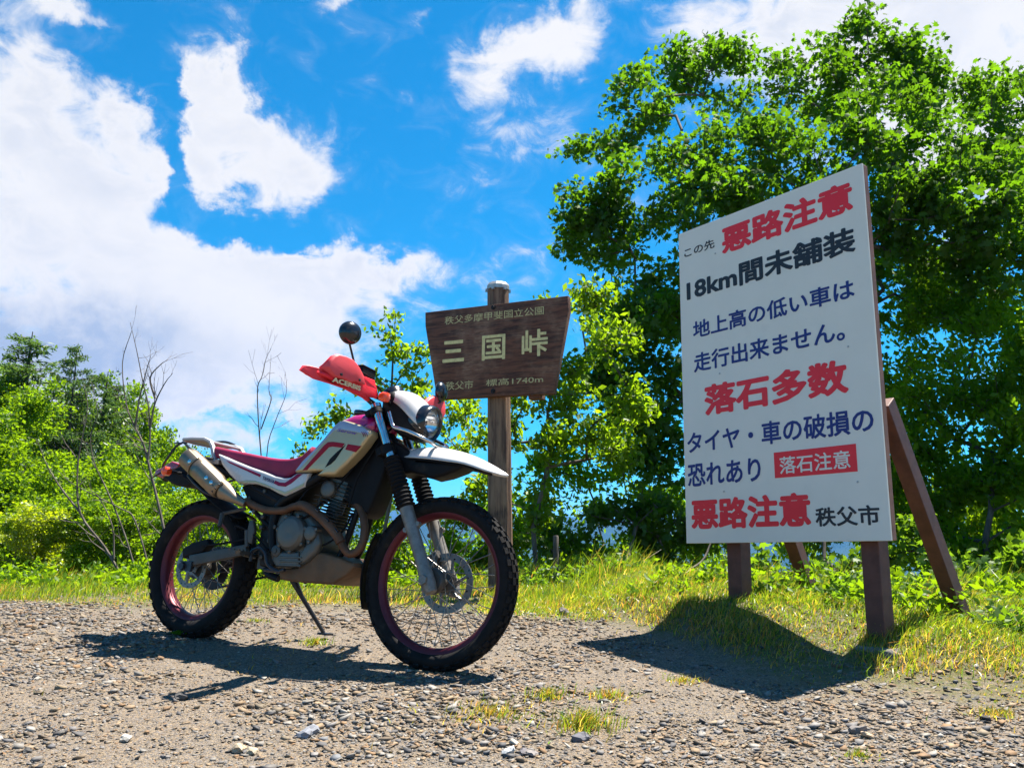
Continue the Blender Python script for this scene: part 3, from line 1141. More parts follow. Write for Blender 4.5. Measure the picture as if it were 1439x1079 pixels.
L = lb(list(zip([(-1.317,8.800,2.863), (-1.190,8.800,2.465), (-1.528,8.800,2.191), (-1.028,8.800,2.074), (-1.824,8.800,1.919), (-2.159,8.800,1.766), (-0.756,8.800,1.842), (-1.362,8.800,1.766), (-0.599,8.800,1.462), (-2.220,8.800,1.462), (-1.657,8.800,1.537), (-0.922,8.800,2.544), (-0.976,8.800,1.462)],
    (28, 36, 34, 34, 28, 26, 32, 34, 34, 24, 28, 24, 34))))
tree('slender_tree', 'young sapling with sparse yellow-green leaves standing behind the round mirror and handlebar', 'tree',
     (-1.35, 8.8, z_at(-1.35, 8.8)), [(-1.280,8.800,1.013), (-1.286,8.800,1.766), (-1.293,8.800,2.544)], L, per_m2=36, per=28, rad=0.12, shape=OVAL3, faces=OVAL_F, leaf='fresh_leaf', size=0.058, seed=9, core=.1, wander=.16)
L = lb(list(zip([(0.891,8.400,0.848), (1.313,8.400,0.708), (0.567,8.400,0.500), (1.055,8.400,0.294), (1.583,8.400,0.362), (1.495,8.400,0.848), (0.286,8.400,0.569), (1.838,8.400,0.569)],
    (36, 46, 34, 40, 44, 40, 34, 40))))
tree('bush', 'dark green bush at the grass edge just left of the warning board', 'bush',
     (1.2, 7.5, z_at(1.2, 7.5)), [(1.020,7.600,0.375)], L, per_m2=40, per=36, rad=0.16, leaf='shade_leaf', size=0.068, seed=12, core=.05)
L = lb(list(zip([(1.864,7.600,0.752), (2.168,7.400,0.379), (2.835,8.000,0.698), (2.844,7.400,0.318), (2.268,7.200,0.032), (3.133,7.200,0.382), (3.172,6.600,0.071), (2.894,6.600,0.018), (2.016,7.600,0.006), (3.170,8.400,1.418), (2.450,8.400,1.418)],
    (40, 36, 36, 36, 26, 38, 36, 26, 26, 60, 60))))
tree('bush', 'shaded green bush growing behind the legs of the warning board', 'bush',
     (2.3, 6.9, z_at(2.3, 6.9)), [(2.373,7.100,0.326)], L, per_m2=36, per=40, rad=0.16, leaf='shade_leaf', size=0.066, seed=13, core=.05)
L = lb(list(zip([(3.127,6.600,0.177), (3.418,6.600,0.338), (3.681,6.600,0.231), (3.954,6.600,0.446), (2.676,6.000,0.014), (2.874,5.800,0.030), (3.024,5.600,0.002), (3.330,5.600,0.047), (3.127,7.200,0.323), (3.450,7.200,0.559), (4.189,6.600,0.338)],
    (36, 40, 40, 44, 24, 26, 26, 34, 40, 40, 60))))
tree('bush', 'shaded bush at right filling the slope behind the long brace, below the small-leaved tree', 'bush',
     (3.4, 6.4, z_at(3.4, 6.4)), [(3.341,6.400,0.084)], L, per_m2=34, per=46, rad=0.16, leaf='shade_leaf', size=0.066, seed=19, core=.05)
L = lb(list(zip([(3.028,5.400,0.020), (3.216,5.400,0.106), (2.741,5.200,0.005), (2.952,5.000,-0.043), (3.383,5.400,0.020)], (34, 40, 24, 24, 40))))
tree('bush', 'low leafy bush at the far right edge behind the foot of the long brace', 'bush',
     (3.2, 5.25, z_at(3.2, 5.25)), [(2.956,5.200,0.017)], L, per_m2=60, per=40, rad=0.12, leaf='shade_leaf', shape=OVAL3, faces=OVAL_F, size=0.06, seed=14, core=.05)
L = lb(list(zip([(-2.731,9.500,0.267), (-2.227,9.500,0.500), (-1.740,9.500,0.267), (-1.269,9.500,0.422), (-2.405,9.500,0.894), (-0.790,9.500,0.344), (-0.313,9.500,0.267), (-0.639,9.500,0.894), (0.004,9.500,0.578), (-2.878,9.500,0.736), (-1.522,9.500,0.894)], (40, 40, 36, 40, 32, 36, 36, 36, 30, 36, 34))))
tree('bush', 'bright green low bushes seen under and through the motorcycle wheels', 'bush',
     (-1.6, 8.7, z_at(-1.6, 8.7)), [(-1.646,9.000,0.206)], L, per_m2=30, per=50, rad=0.17, leaf='hill_leaf', shape=OVAL3, faces=OVAL_F, size=0.065, seed=15, core=.05)


# ------------------------------------------------------------------ wooded slope on the left
def proto_round(seed, leaf, size=0.07, n=26, h=1.0, per=80, bark='bark'):
    """a round-crowned tree 1 unit wide and about 1.2 high times its scale of four metres"""
    rs = np.random.RandomState(seed)
    lobes = []
    for i in range(n):
        a = rs.rand() * 6.283
        q = rs.rand() ** 0.5 * 1.35
        z = 1.0 + 2.7 * h * rs.rand()
        q *= 1.0 - 0.55 * max(0, (z - 2) / 2.5)
        lobes.append(((math.cos(a) * q * 1.15, math.sin(a) * q * 1.15, z), 0.34 + 0.26 * rs.rand()))
    lobes.append(((0, 0, 3.5 * h), 0.5))
    for k in range(5):
        lobes.append(((rs.normal(0, .9), rs.normal(0, .9), 0.55), 0.5))
    return lobes, seed, leaf, size, per, bark


HILL = 'trees of the wooded slope on the left'
protos = []
for lobes, seed, leaf, size, per, bark in (proto_round(21, 'hill_leaf'), proto_round(22, 'hill_leaf', n=30), proto_round(23, 'hill_leaf', n=24, h=1.2), proto_round(24, 'yellow_leaf', n=18, h=.7)):
    protos.append(tree('broadleaf_tree', 'x', 'tree', (0, 0, 0), [(0.05, 0, 1.0), (0, 0.05, 1.8)], lobes, per_m2=9, per=per, rad=0.24,
                       shape=OVAL3, faces=OVAL_F, leaf=leaf, size=size, seed=seed, step=0.4, core=.15, wind=(.3, 0, 0)))


def larch(seed, H=7.0):
    rs = np.random.RandomState(seed)
    root = empty('larch_tree', (0, 0, 0), label='x', cat='conifer')
    g = G()
    g.tube([(0, 0, 0), (0.03, 0, H * .4), (0, .03, H * .75), (0, 0, H)], [.11, .08, .045, .008], 7)
    bg = G()
    P = []
    z = H * 0.12
    while z < H - 0.15:
        f = z / H
        Lb = (0.34 * (1 - f) ** 0.8 + 0.02) * H * (0.75 + 0.5 * rs.rand())
        for k in range(4):
            a = rs.rand() * 6.283
            e = np.array([math.cos(a), math.sin(a), 0.10 + 0.25 * f])
            q = [np.array([0, 0, z]) + e * Lb * t + np.array([0, 0, -0.22 * Lb * t * t + .10 * Lb * t ** 4]) for t in (0, .35, .7, 1)]
            bg.tube(q, [.022 * (1.2 - f), .014, .008, .003], 4, caps=False)
            m = int(26 * Lb) + 8
            t = rs.rand(m) ** 0.7
            base = np.array([0, 0, z]) + e * (Lb * t)[:, None] + np.stack([t * 0, t * 0, -0.22 * Lb * t * t + .10 * Lb * t ** 4], -1)
            side = np.array([-e[1], e[0], 0]) * (rs.normal(0, .20, m) * Lb * (1 - t * .6))[:, None]
            P.append(base + side + np.stack([t * 0, t * 0, -np.abs(rs.normal(0, .05, m))], -1))
        z += 0.22 + 0.12 * rs.rand()
    P = np.concatenate(P)
    P = np.repeat(P, 3, 0) + rs.normal(0, 0.05, (len(P) * 3, 3))
    V, _, _ = place_leaves(rs, P, 0.115, NEEDLE3, up=0.8, wind=(.1, 0, 0))
    n, k = V.shape[:2]
    F = (np.arange(n)[:, None, None] * k + OVAL_F[None]).reshape(-1, 3)
    link('trunk', g.mesh('trunk'), 'bark', root)
    link('branches', bg.mesh('branches'), 'bark', root, kind='stuff')
    link('crown', np_mesh('crown', V.reshape(-1, 3), F, 3), 'needle', root, kind='stuff')
    return root


# (pixel the tree top shows at, distance, proto, width scale, height scale, label)
def stand(u, D, ztop, proto, w, lab, cat='tree', hgt=4.2, rz=0.0, first={}):
    x = u
    zb = z_at(x, D) - 0.15
    s = max(0.4, (ztop - zb) / hgt)
    key = proto.name
    if key not in first:
        first[key] = 1
        proto.location = (x, D, zb)
        proto.rotation_euler = (0, 0, rz)
        proto.scale = (w, w, s)
        proto['label'] = lab
        if cat:
            proto['category'] = cat
        proto['group'] = HILL
        return proto
    c = copy_tree(proto, (x, D, zb), rz, (w, s), lab, cat)
    c['group'] = HILL
    return c


rows = [
    # x, z of the top, taken where the crown stands at its own distance
    (20, ([(-12.419,20.000,4.931)][0]), 0, 1.25, 'round green tree at the left edge of the photo, topmost broadleaf on the slope'),
    (22, ([(-11.760,22.000,4.668)][0]), 1, 1.25, 'green broadleaf tree just below the two dark conifers'),
    (24, ([(-11.464,24.000,4.962)][0]), 2, 1.2, 'green tree right of the thin conifer, behind the bare twigs'),
    (26, ([(-11.115,26.000,4.580)][0]), 0, 1.1, 'green tree at the right end of the slope skyline, behind the tallest bare shrub'),
    (17, ([(-9.733,17.000,3.541)][0]), 2, 1.15, 'bright green tree under the broad larch, second row'),
    (18, ([(-8.825,18.000,2.933)][0]), 0, 1.1, 'bright green tree in the middle of the slope below the thin conifer'),
    (19, ([(-8.211,19.000,2.576)][0]), 1, 1.0, 'bright green tree left of the motorcycle tail'),
    (20, ([(-7.432,20.000,2.514)][0]), 2, 0.9, 'green tree directly behind the exhaust muffler'),
    (14, ([(-8.866,14.000,3.004)][0]), 1, 1.0, 'bright green crown cut by the left edge at mid height'),
    (14, ([(-7.729,14.000,2.030)][0]), 0, 0.95, 'bright green rounded bush tree left of the bare shrubs'),
    (14.5, ([(-7.039,14.500,1.713)][0]), 2, 0.85, 'bright green bush tree behind the fork of the bare shrubs'),
    (15, ([(-6.302,15.000,1.500)][0]), 1, 0.8, 'green bush tree just left of the rear wheel'),
    (15.5, ([(-5.261,15.500,1.534)][0]), 0, 0.8, 'green bush tree seen through the rear wheel spokes'),
    (11.5, ([(-5.829,11.500,0.977)][0]), 1, 0.6, 'low bright bush at the foot of the bare shrubs'),
    (11.5, ([(-4.941,11.500,0.833)][0]), 0, 0.55, 'low bright bush touching the rear tyre on its left'),
    (12, ([(-4.252,12.000,0.948)][0]), 2, 0.55, 'low green bush behind the hub of the rear wheel'),
    (12.5, ([(-3.632,12.500,0.862)][0]), 1, 0.55, 'low green bush between rear wheel and engine'),
    (11, ([(-6.417,11.000,1.002)][0]), 3, 0.6, 'yellowish leafy bush at the left edge above the grass'),
    (11.2, ([(-6.053,11.200,0.500)][0]), 3, 0.4, 'small yellow-green bush right of the yellowish one at the left edge'),
    (28, ([(-18.649,28.000,7.005)][0]), 1, 1.5, 'tall green tree beyond the left edge of the photo'),
    (30, ([(-17.176,30.000,5.866)][0]), 0, 1.5, 'green tree standing between and behind the two dark conifers'),
]
for k, (D, p, pi, w, lab) in enumerate(rows):
    stand(p[0], D, p[2], protos[pi], w, lab, rz=k * 1.3, cat='bush' if 'bush' in lab and 'tree' not in lab else 'tree')
# trees further right, low beyond the lip
for k, (D, p, pi, w, lab) in enumerate([
        (13, ([(-2.950,13.000,0.768)][0]), 0, 0.55, 'green bush seen between engine and front wheel'),
        (13.5, ([(-2.040,13.500,0.779)][0]), 2, 0.55, 'green bush seen just behind the front tyre'),
        (14, ([(-0.935,14.000,0.615)][0]), 1, 0.55, 'green bush seen through the front wheel spokes'),
        (13, ([(0.223,13.000,0.500)][0]), 0, 0.5, 'green bush right of the thick wooden post'),
        (12.5, ([(3.060,12.500,0.810)][0]), 1, 0.6, 'green bush low behind the left legs of the warning board'),
        (12, ([(4.687,12.000,1.199)][0]), 2, 0.8, 'green tree low behind the right leg of the warning board'),
        (12, ([(6.318,12.000,2.226)][0]), 0, 0.9, 'green tree deep behind the long slanting brace')]):
    stand(p[0], D, p[2], protos[pi], w, lab, rz=2 + k * 0.9, cat='bush' if 'bush' in lab else 'tree')
la, lb_ = larch(31), larch(32, 7.5)
for D, p, pr, w, lab in [(20, ([(-11.881,20.000,5.762)][0]), la, 1.25, 'broad dark larch at the top left of the slope'),
                         (20, ([(-10.723,20.000,5.471)][0]), lb_, .62, 'thin pointed conifer standing right of the broad larch'),
                         (21, ([(-10.412,21.000,4.964)][0]), la, 1.1, 'dark drooping larch behind the bare twigs'),
                         (21, ([(-11.639,21.000,4.071)][0]), lb_, .9, 'dark conifer low between green crowns left of the bare shrubs'),
                         (27, ([(-16.479,27.000,6.047)][0]), lb_, 1.0, 'dark conifer behind the crowns at the left edge')]:
    stand(p[0], D, p[2], pr, w, lab, 'conifer', hgt=7.0 if pr is la else 7.5, rz=D)


# ------------------------------------------------------------------ bare shrubs
def bare(label, stems, seed, r0=0.018):
    rs = np.random.RandomState(seed)
    base = Vector(stems[0][0])
    root = empty('bare_shrub', base, label=label, cat='bare shrub', group='leafless shrubs left of the motorcycle')
    for k, st in enumerate(stems):
        p = catmull([Vector(q) - base for q in st], 4)
        g = G()
        m = len(p)
        rr = r0 if k == 0 else r0 * 0.7
        g.tube(p, [rr * (1 - 0.82 * i / (m - 1)) for i in range(m)], 6)
        for i in range(3, m, 2):
            if rs.rand() < 0.85:
                d = (p[i] - p[i - 1]).normalized()
                e = (d + Vector(rs.normal(0, 0.65, 3))).normalized()
                Lt = (0.12 + 0.35 * rs.rand()) * (1 - 0.4 * i / m)
                q = [p[i] + e * Lt * f + Vector((0, 0, 0.10 * Lt * f * f)) + Vector(rs.normal(0, .018, 3)) * f for f in (0, .33, .66, 1)]
                w = rr * (1 - 0.8 * i / m) * 0.5
                g.tube(q, [w, w * .8, w * .6, 0.0012], 4, caps=False)
                for _ in range(2):
                    j = rs.randint(1, 3)
                    e2 = (e + Vector(rs.normal(0, 0.6, 3))).normalized()
                    g.tube([q[j], q[j] + e2 * Lt * .25, q[j] + e2 * Lt * .45 + Vector((0, 0, .02))], [w * .5, w * .4, 0.001], 4, caps=False)
        link('stem', g.mesh('stem'), 'pale_bark', root)


bare('tallest bare shrub with twisting pale stems left of the motorcycle tail',
     [[(-3.476,8.600,0.359), (-3.546,8.600,0.699), (-3.733,8.600,1.285), (-3.821,8.600,1.543), (-3.927,8.600,1.737), (-4.036,8.600,1.963), (-4.122,8.600,2.421), (-4.055,8.600,2.770)],
      [(-3.765,8.600,1.403), (-3.762,8.600,1.625), (-3.803,8.600,1.940), (-3.885,8.600,2.206), (-3.984,8.600,2.560), (-4.079,8.600,2.865)],
      [(-3.771,8.600,1.737), (-3.740,8.600,1.993), (-3.653,8.600,2.206), (-3.579,8.600,2.313)], [(-3.744,8.600,2.038), (-3.815,8.600,2.259), (-3.721,8.600,2.398), (-3.650,8.600,2.452)],
      [(-3.927,8.600,1.737), (-3.908,8.600,2.038), (-3.860,8.600,2.344), (-3.828,8.600,2.498)]], 41, 0.017)
bare('wide bare shrub whose stems lean left over the grass at the far left',
     [[(-3.676,8.200,0.126), (-3.930,8.200,0.500), (-4.204,8.200,0.833), (-4.274,8.200,1.249), (-4.259,8.200,1.594), (-4.237,8.200,1.873), (-4.296,8.200,2.112)],
      [(-3.561,8.200,0.126), (-3.748,8.200,0.615), (-3.961,8.200,1.047), (-4.103,8.200,1.298), (-4.179,8.200,1.573), (-4.133,8.200,1.823), (-4.226,8.200,2.126)],
      [(-4.204,8.200,0.833), (-4.456,8.200,1.123), (-4.606,8.200,1.347), (-4.698,8.200,1.544)], [(-3.451,8.200,0.199), (-3.664,8.200,0.758), (-3.820,8.200,0.881), (-4.280,8.200,1.102), (-4.470,8.200,1.249)],
      [(-3.838,8.200,0.399), (-3.880,8.200,0.703), (-4.031,8.200,0.978), (-4.121,8.200,1.047)]], 42, 0.015)
bare('thin bare shrub with upright dark twigs behind the motorcycle seat',
     [[(-2.508,8.800,0.284), (-2.594,8.800,1.013), (-2.657,8.800,1.462), (-2.711,8.800,1.858), (-2.738,8.800,2.191), (-2.699,8.800,2.316), (-2.665,8.800,2.513), (-2.617,8.800,2.624)],
      [(-2.674,8.800,1.743), (-2.585,8.800,2.059), (-2.614,8.800,2.160), (-2.613,8.800,2.560)], [(-2.509,8.800,0.573), (-2.597,8.800,1.462), (-2.527,8.800,1.827), (-2.428,8.800,2.128), (-2.449,8.800,2.371)]], 43, 0.010)


def weeds():
    """leafy weeds and tall grass at the foot of the board"""
    rs = np.random.RandomState(77)
    spots = [([(1.323,4.500,0.190)][0], .30, 'leafy green weeds between the two front legs of the warning board'),
             ([(1.036,4.900,0.182)][0], .25, 'leafy green weeds left of the left front leg of the warning board'),
             ([(1.841,4.100,0.234)][0], .22, 'leafy weeds right of the right front leg of the warning board'),
             ([(1.913,4.000,0.144)][0], .24, 'light green weeds in front of the long slanting brace'),
             ([(1.568,4.300,0.221)][0], .28, 'tall weeds just left of the right front leg of the board'),
             ([(2.236,4.000,0.081)][0], .2, 'leafy weeds at the far right edge of the grass'),
             ([(0.745,6.400,0.110)][0], .22, 'weeds at the grass edge left of the board shadow'),
             ([(0.222,6.600,0.135)][0], .20, 'tall grassy weeds at the foot of the thick wooden post')]
    for (x, y, z), R0, lab in spots:
        z = z_at(x, y)
        root = empty('weed_clump', (x, y, z), label=lab, cat='weeds', group='weeds growing at the edge of the grass')
        g = G()
        P = []
        for k in range(24):
            a = rs.rand() * 6.283
            q = 1.25 * R0 * rs.rand() ** .5
            dx, dy = math.cos(a) * q * 1.3, math.sin(a) * q * .8
            zz = z_at(x + dx, y + dy) - z
            h = 0.05 + 0.14 * rs.rand() ** 1.6
            lx, ly = rs.normal(.05, .05), rs.normal(0, .05)
            g.tube([(dx, dy, zz - .01), (dx + lx * .4, dy + ly * .4, zz + h * .55), (dx + lx, dy + ly, zz + h)], [.0022, .0018, .001], 4, caps=False)
            for t in np.linspace(.3, 1, 6):
                for _ in range(2):
                    P.append((dx + lx * t * t + rs.normal(0, .022), dy + ly * t * t + rs.normal(0, .022), zz + h * t + rs.normal(0, .01)))
        link('stem', g.mesh('stem'), 'fresh_leaf', root, kind='stuff')
        P = np.array(P)
        V, _, _ = place_leaves(rs, P, 0.034, OVAL3, up=1.1, wind=(.3, 0, .5))
        n, k = V.shape[:2]
        F = (np.arange(n)[:, None, None] * k + OVAL_F[None]).reshape(-1, 3)
        link('foliage', np_mesh('foliage', V.reshape(-1, 3), F, 3), 'hill_leaf' if len(lab) % 2 else 'shade_leaf', root, kind='stuff')



def build_undergrowth():
    """leafy plants where the grass ends and the slope begins"""
    rs = np.random.RandomState(91)
    n = 5200
    x = rs.uniform(-8.5, 6.5, n)
    lip = np.interp(x, LIP_X, LIP_Y)
    d = np.abs(rs.normal(0.55, 0.45, n))
    y = lip + d - 0.15
    k = rs.rand(n) < 0.25 + 0.75 * sstep(wav(x, y, 1.6, 51), -0.2, 0.2)
    x, y, d = x[k], y[k], d[k]
    n = len(x)
    z = height(x, y)
    h = (0.04 + 0.13 * rs.rand(n) ** 1.4) * (0.8 + 1.2 * sstep(d, 0.2, 1.2)) * (1 + .6 * sstep(wav(x, y, 1.1, 52), 0, .4))
    per = 9
    t = rs.rand(n, per) ** .7
    lx, ly = rs.normal(.06, .08, n), rs.normal(-.02, .08, n)
    P = np.stack([x[:, None] + lx[:, None] * t + rs.normal(0, .03, (n, per)), y[:, None] + ly[:, None] * t + rs.normal(0, .03, (n, per)), z[:, None] + h[:, None] * t], -1).reshape(-1, 3)
    V, _, _ = place_leaves(rs, P, 0.05, OVAL3, up=0.8, wind=(.3, 0, .3))
    m, k = V.shape[:2]
    F = (np.arange(m)[:, None, None] * k + OVAL_F[None]).reshape(-1, 3)
    link('undergrowth', np_mesh('undergrowth', V.reshape(-1, 3), F, 3), 'hill_leaf', kind='stuff', label='leafy undergrowth where the grass verge drops to the slope', cat='undergrowth')


def build_litter():
    """dry leaves, bits of bark and straw lying on the stones"""
    rs = np.random.RandomState(17)
    n = 900
    y = 2.0 * (6.0 / 2.0) ** rs.rand(n)
    x = (rs.rand(n) * 2 - 1) * (0.7 * y + .3)
    P = np.stack([x, y, height(x, y) + 0.008], -1)
    V, _, _ = place_leaves(rs, P, 0.012, OVAL3 * np.array([.7, 1.2, 1]), up=2.2, wind=(0, 0, .7))
    m, k = V.shape[:2]
    F = (np.arange(m)[:, None, None] * k + OVAL_F[None]).reshape(-1, 3)
    mat('dry_leaf', (.20, .10, .035), rough=0.8, col2=(.11, .06, .03), scale=3)
    link('leaf_litter', np_mesh('leaf_litter', V.reshape(-1, 3), F, 3), 'dry_leaf', kind='stuff', label='scattered dry leaf bits lying on the gravel', cat='leaf litter')


weeds()
build_undergrowth()
build_litter()

# ------------------------------------------------------------------ signs
mat('board_white', (.74, .70, .60), rough=0.55, var=0.04, scale=4, dirt=0.22, dirt_col=(.50, .48, .42), dirt_scale=2.5, bump=0.05, bscale=30)
mat('sign_red', (.80, .02, .03), rough=0.5, var=0.05, scale=12)
mat('sign_black', (.018, .017, .02), rough=0.5)
mat('sign_blue', (.012, .025, .17), rough=0.5, var=0.1, scale=12)
mat('brown_wood', (.115, .042, .028), rough=0.62, var=0.35, scale=14, bump=0.25, bscale=40, dirt=0.15, dirt_col=(.06, .04, .03))
mat('cream_paint', (.78, .64, .28), rough=0.7, var=0.25, scale=30)
mat('faded_cream', (.62, .52, .24), rough=0.8, var=0.4, scale=60)
mat('zinc_cap', (.45, .44, .42), rough=0.4, metal=0.5, var=0.25, scale=25)
mat('bolt_dark', (.03, .025, .025), rough=0.6, metal=0.6)
mat('edge_wood', (.28, .13, .08), rough=.6, var=.3, scale=12)
mat('concrete', (.17, .155, .135), rough=0.95, var=0.3, scale=25, bump=0.5)


def wood_mat(name, a, b, c3, gscale=(1.2, 14, 14), rings=3.0, grain_axis='X'):
    m = bpy.data.materials.new(name)
    m.use_nodes = True
    t = NT(m.node_tree)
    o = t.new('ShaderNodeOutputMaterial')
    bs = t.new('ShaderNodeBsdfPrincipled')
    t.l.new(bs.outputs[0], o.inputs[0])
    co = t.new('ShaderNodeTexCoord').outputs['Object']
    mp = t.new('ShaderNodeMapping')
    mp.inputs['Scale'].default_value = gscale
    t.put(mp.inputs['Vector'], co)
    n1 = t.noise(mp.outputs[0], rings, 10, 0.72, 0.6)
    n2 = t.noise(mp.outputs[0], rings * 3.5, 8, 0.7, 0.2)
    n3 = t.noise(co, 3.5, 4, 0.6)
    c = t.mix(t.smooth(n1, 0.36, 0.62), a, b)
    c = t.mix(t.math('MULTIPLY', t.smooth(n3, 0.45, 0.7), t.smooth(n2, .35, .6)), c, c3)
    t.put(bs.inputs['Base Color'], c)
    bs.inputs['Roughness'].default_value = 0.75
    bp = t.new('ShaderNodeBump')
    bp.inputs['Strength'].default_value = 0.7
    bp.inputs['Distance'].default_value = 0.006
    t.put(bp.inputs['Height'], t.math('ADD', n1, t.math('MULTIPLY', n2, 0.5)))
    t.l.new(bp.outputs[0], bs.inputs['Normal'])
    MATS[name] = m


wood_mat('old_board', (.035, .012, .006), (.16, .058, .028), (.27, .15, .09))
wood_mat('old_post', (.065, .028, .015), (.24, .14, .08), (.030, .012, .008), gscale=(9, 9, 0.7), rings=2.2)


def lettering(name, body, box, parent, m, depth=0.0015, offset=0.0, y=0.0, label=None, shear=0.0, proud=0.0):
    """flat letters fitted to a box (left, bottom, right, top) of the face; they stand `depth` proud"""
    c = bpy.data.curves.new(name, 'FONT')
    c.body = body
    c.resolution_u = 3
    c.shear = shear
    tmp = bpy.data.objects.new('tmp', c)
    C.objects.link(tmp)
    dg = bpy.context.evaluated_depsgraph_get()
    dg.update()
    me = bpy.data.meshes.new_from_object(tmp.evaluated_get(dg))
    bpy.data.objects.remove(tmp)
    bpy.data.curves.remove(c)
    n = len(me.vertices)
    co = np.zeros(n * 3, dtype=np.float32)
    me.vertices.foreach_get('co', co)
    co = co.reshape(-1, 3)
    lo, hi = co.min(0) - offset, co.max(0) + offset
    s0, t0, s1, t1 = box
    X = (co[:, 0] - lo[0]) / (hi[0] - lo[0])
    Z = (co[:, 1] - lo[1]) / (hi[1] - lo[1])
    fx_, fz_ = offset / (hi[0] - lo[0]), offset / (hi[1] - lo[1])
    polys = [tuple(p.vertices) for p in me.polygons]
    bpy.data.meshes.remove(me)
    g = G()
    # the strokes are thickened like a round brush: the same letters shifted round a small circle,
    # each on its own thin layer of paint
    k = 12 if offset > 0 else 0
    for i in range(-1, k):
        dx, dz = (0, 0) if i < 0 else (fx_ * math.cos(i * 2 * math.pi / k), fz_ * math.sin(i * 2 * math.pi / k))
        yy = y - depth + (i + 1) * 0.00006
        x_ = s0 + (X + dx) * (s1 - s0)
        z_ = t0 + (Z + dz) * (t1 - t0)
        g.add([(float(p), yy, float(q)) for p, q in zip(x_, z_)], polys)
    return part(name, g, m, parent, smooth=False, label=label)


def bb(a, b):
    return (a[0], a[1], b[0], b[1])


# ---- the white warning board
BW, BH = 1.0894, 1.687
board_root = empty('warning_board', (0, 0, 0), label='tall white warning board with red, black and blue Japanese lettering on brown legs', cat='sign')
# frame of the board: origin in its lower left corner, x to the right along it, y away from the reader
yaw = 2.2283 + math.pi
MB_ = Matrix.Rotation(yaw, 4, 'Z') @ Matrix.Rotation(-.0054, 4, 'Y') @ Matrix.Rotation(-.0272, 4, 'X')
right_corner = Vector((1.5605, 3.485, .53))
board_root.matrix_world = Matrix.Translation(right_corner) @ MB_ @ Matrix.Translation((-BW, 0, 0))
g = G().box((BW / 2, 0.006, BH / 2), (BW, 0.012, BH))
part('panel', g, 'board_white', board_root, smooth=False, bev=0.002)
g = G()
for x in (0.022, BW - 0.022):
    part('side_rail', G().box((x, 0.029, BH / 2), (0.044, 0.033, BH - .004)), 'edge_wood', board_root, smooth=False, bev=0.003)
for z in (0.03, 0.42, 0.84, 1.26, BH - 0.03):
    part('rail', G().box((BW / 2, 0.0335, z), (BW - 0.092, 0.042, 0.05)), 'brown_wood', board_root, smooth=False, bev=0.003)
inv = board_root.matrix_world.inverted()


def bl(p):
    return inv @ Vector(p)


LEGS = [(0.249,-0.012), (0.960,0.003)]
foot = []
for k, (s, t) in enumerate(LEGS):
    g = G().box((s, 0.098, BH * 0.5 - 0.35), (0.082, 0.082, BH * 1.0 + 0.60))
    o = part('leg', g, 'brown_wood', board_root, smooth=False, bev=0.004)
    foot.append(board_root.matrix_world @ Vector((s, 0.098, -0.3)))
BRACES = [(Vector((LEGS[0][0] + .085, 0.11, 0.62)), [(1.733,4.850,0.247)][0], 'short'), (Vector((LEGS[1][0] + .085, 0.11, 0.60)), [(2.181,4.100,0.109)][0], 'long')]
for top, f, nm in BRACES:
    fz = bl((f[0], f[1], z_at(f[0], f[1]) - 0.12 if z_at(f[0], f[1]) < f[2] else f[2] - 0.1))
    d = (fz - top)
    L_ = d.length
    rot = d.to_track_quat('Z', 'X').to_matrix()
    part('brace', G().box((top + fz) / 2, (0.085, 0.065, L_), rot=rot), 'brown_wood', board_root, smooth=False, bev=0.004)
g = G()
for s, t in LEGS:
    for z in (0.25, 0.85, 1.5):
        g.lathe((s, -0.001, z), (0, -1, 0), [(0, .005), (.002, .004), (.003, 0)], 10)
part('screw', g, 'zinc_cap', board_root)
TXT = [('この先', bb(*[(0.039,1.535), (0.246,1.587)]), 'sign_black', .016, 'small black heading'),
       ('悪路注意', bb(*[(0.293,1.477), (1.033,1.629)]), 'sign_red', .041, 'top row of heavy red characters'),
       ('18km間未舗装', bb(*[(0.048,1.280), (1.030,1.407)]), 'sign_black', .034, 'second row in bold black'),
       ('地上高の低い車は', bb(*[(0.084,1.065), (1.009,1.161)]), 'sign_blue', .023, 'third row in blue'),
       ('走行出来ません。', bb(*[(0.083,0.882), (0.949,0.985)]), 'sign_blue', .023, 'fourth row in blue'),
       ('落石多数', bb(*[(0.145,0.642), (0.950,0.803)]), 'sign_red', .040, 'red row in the middle'),
       ('タイヤ・車の破損の', bb(*[(0.024,0.457), (1.053,0.569)]), 'sign_blue', .023, 'sixth row in blue'),
       ('恐れあり', bb(*[(0.022,0.286), (0.471,0.402)]), 'sign_blue', .023, 'short seventh row in blue'),
       ('悪路注意', bb(*[(0.037,0.068), (0.726,0.222)]), 'sign_red', .041, 'bottom row of heavy red characters'),
       ('秩父市', bb(*[(0.748,0.065), (1.049,0.150)]), 'sign_black', .024, 'small black city name at the bottom right')]
for body, box, m, off, lab in TXT:
    lettering('lettering', body, box, board_root, m, 0.0012, off, -0.0005, label=lab)
(pa, pb), (pc, pd) = [(0.548,0.295), (0.964,0.415)]
plate = part('red_plate', G().box(((pa + pc) / 2, -0.0008, (pb + pd) / 2), (pc - pa, 0.0014, pd - pb)), 'sign_red', board_root, smooth=False)
lettering('lettering', '落石注意', bb(*[(0.577,0.311), (0.934,0.392)]), plate, 'board_white', 0.001, .014, -0.0017)
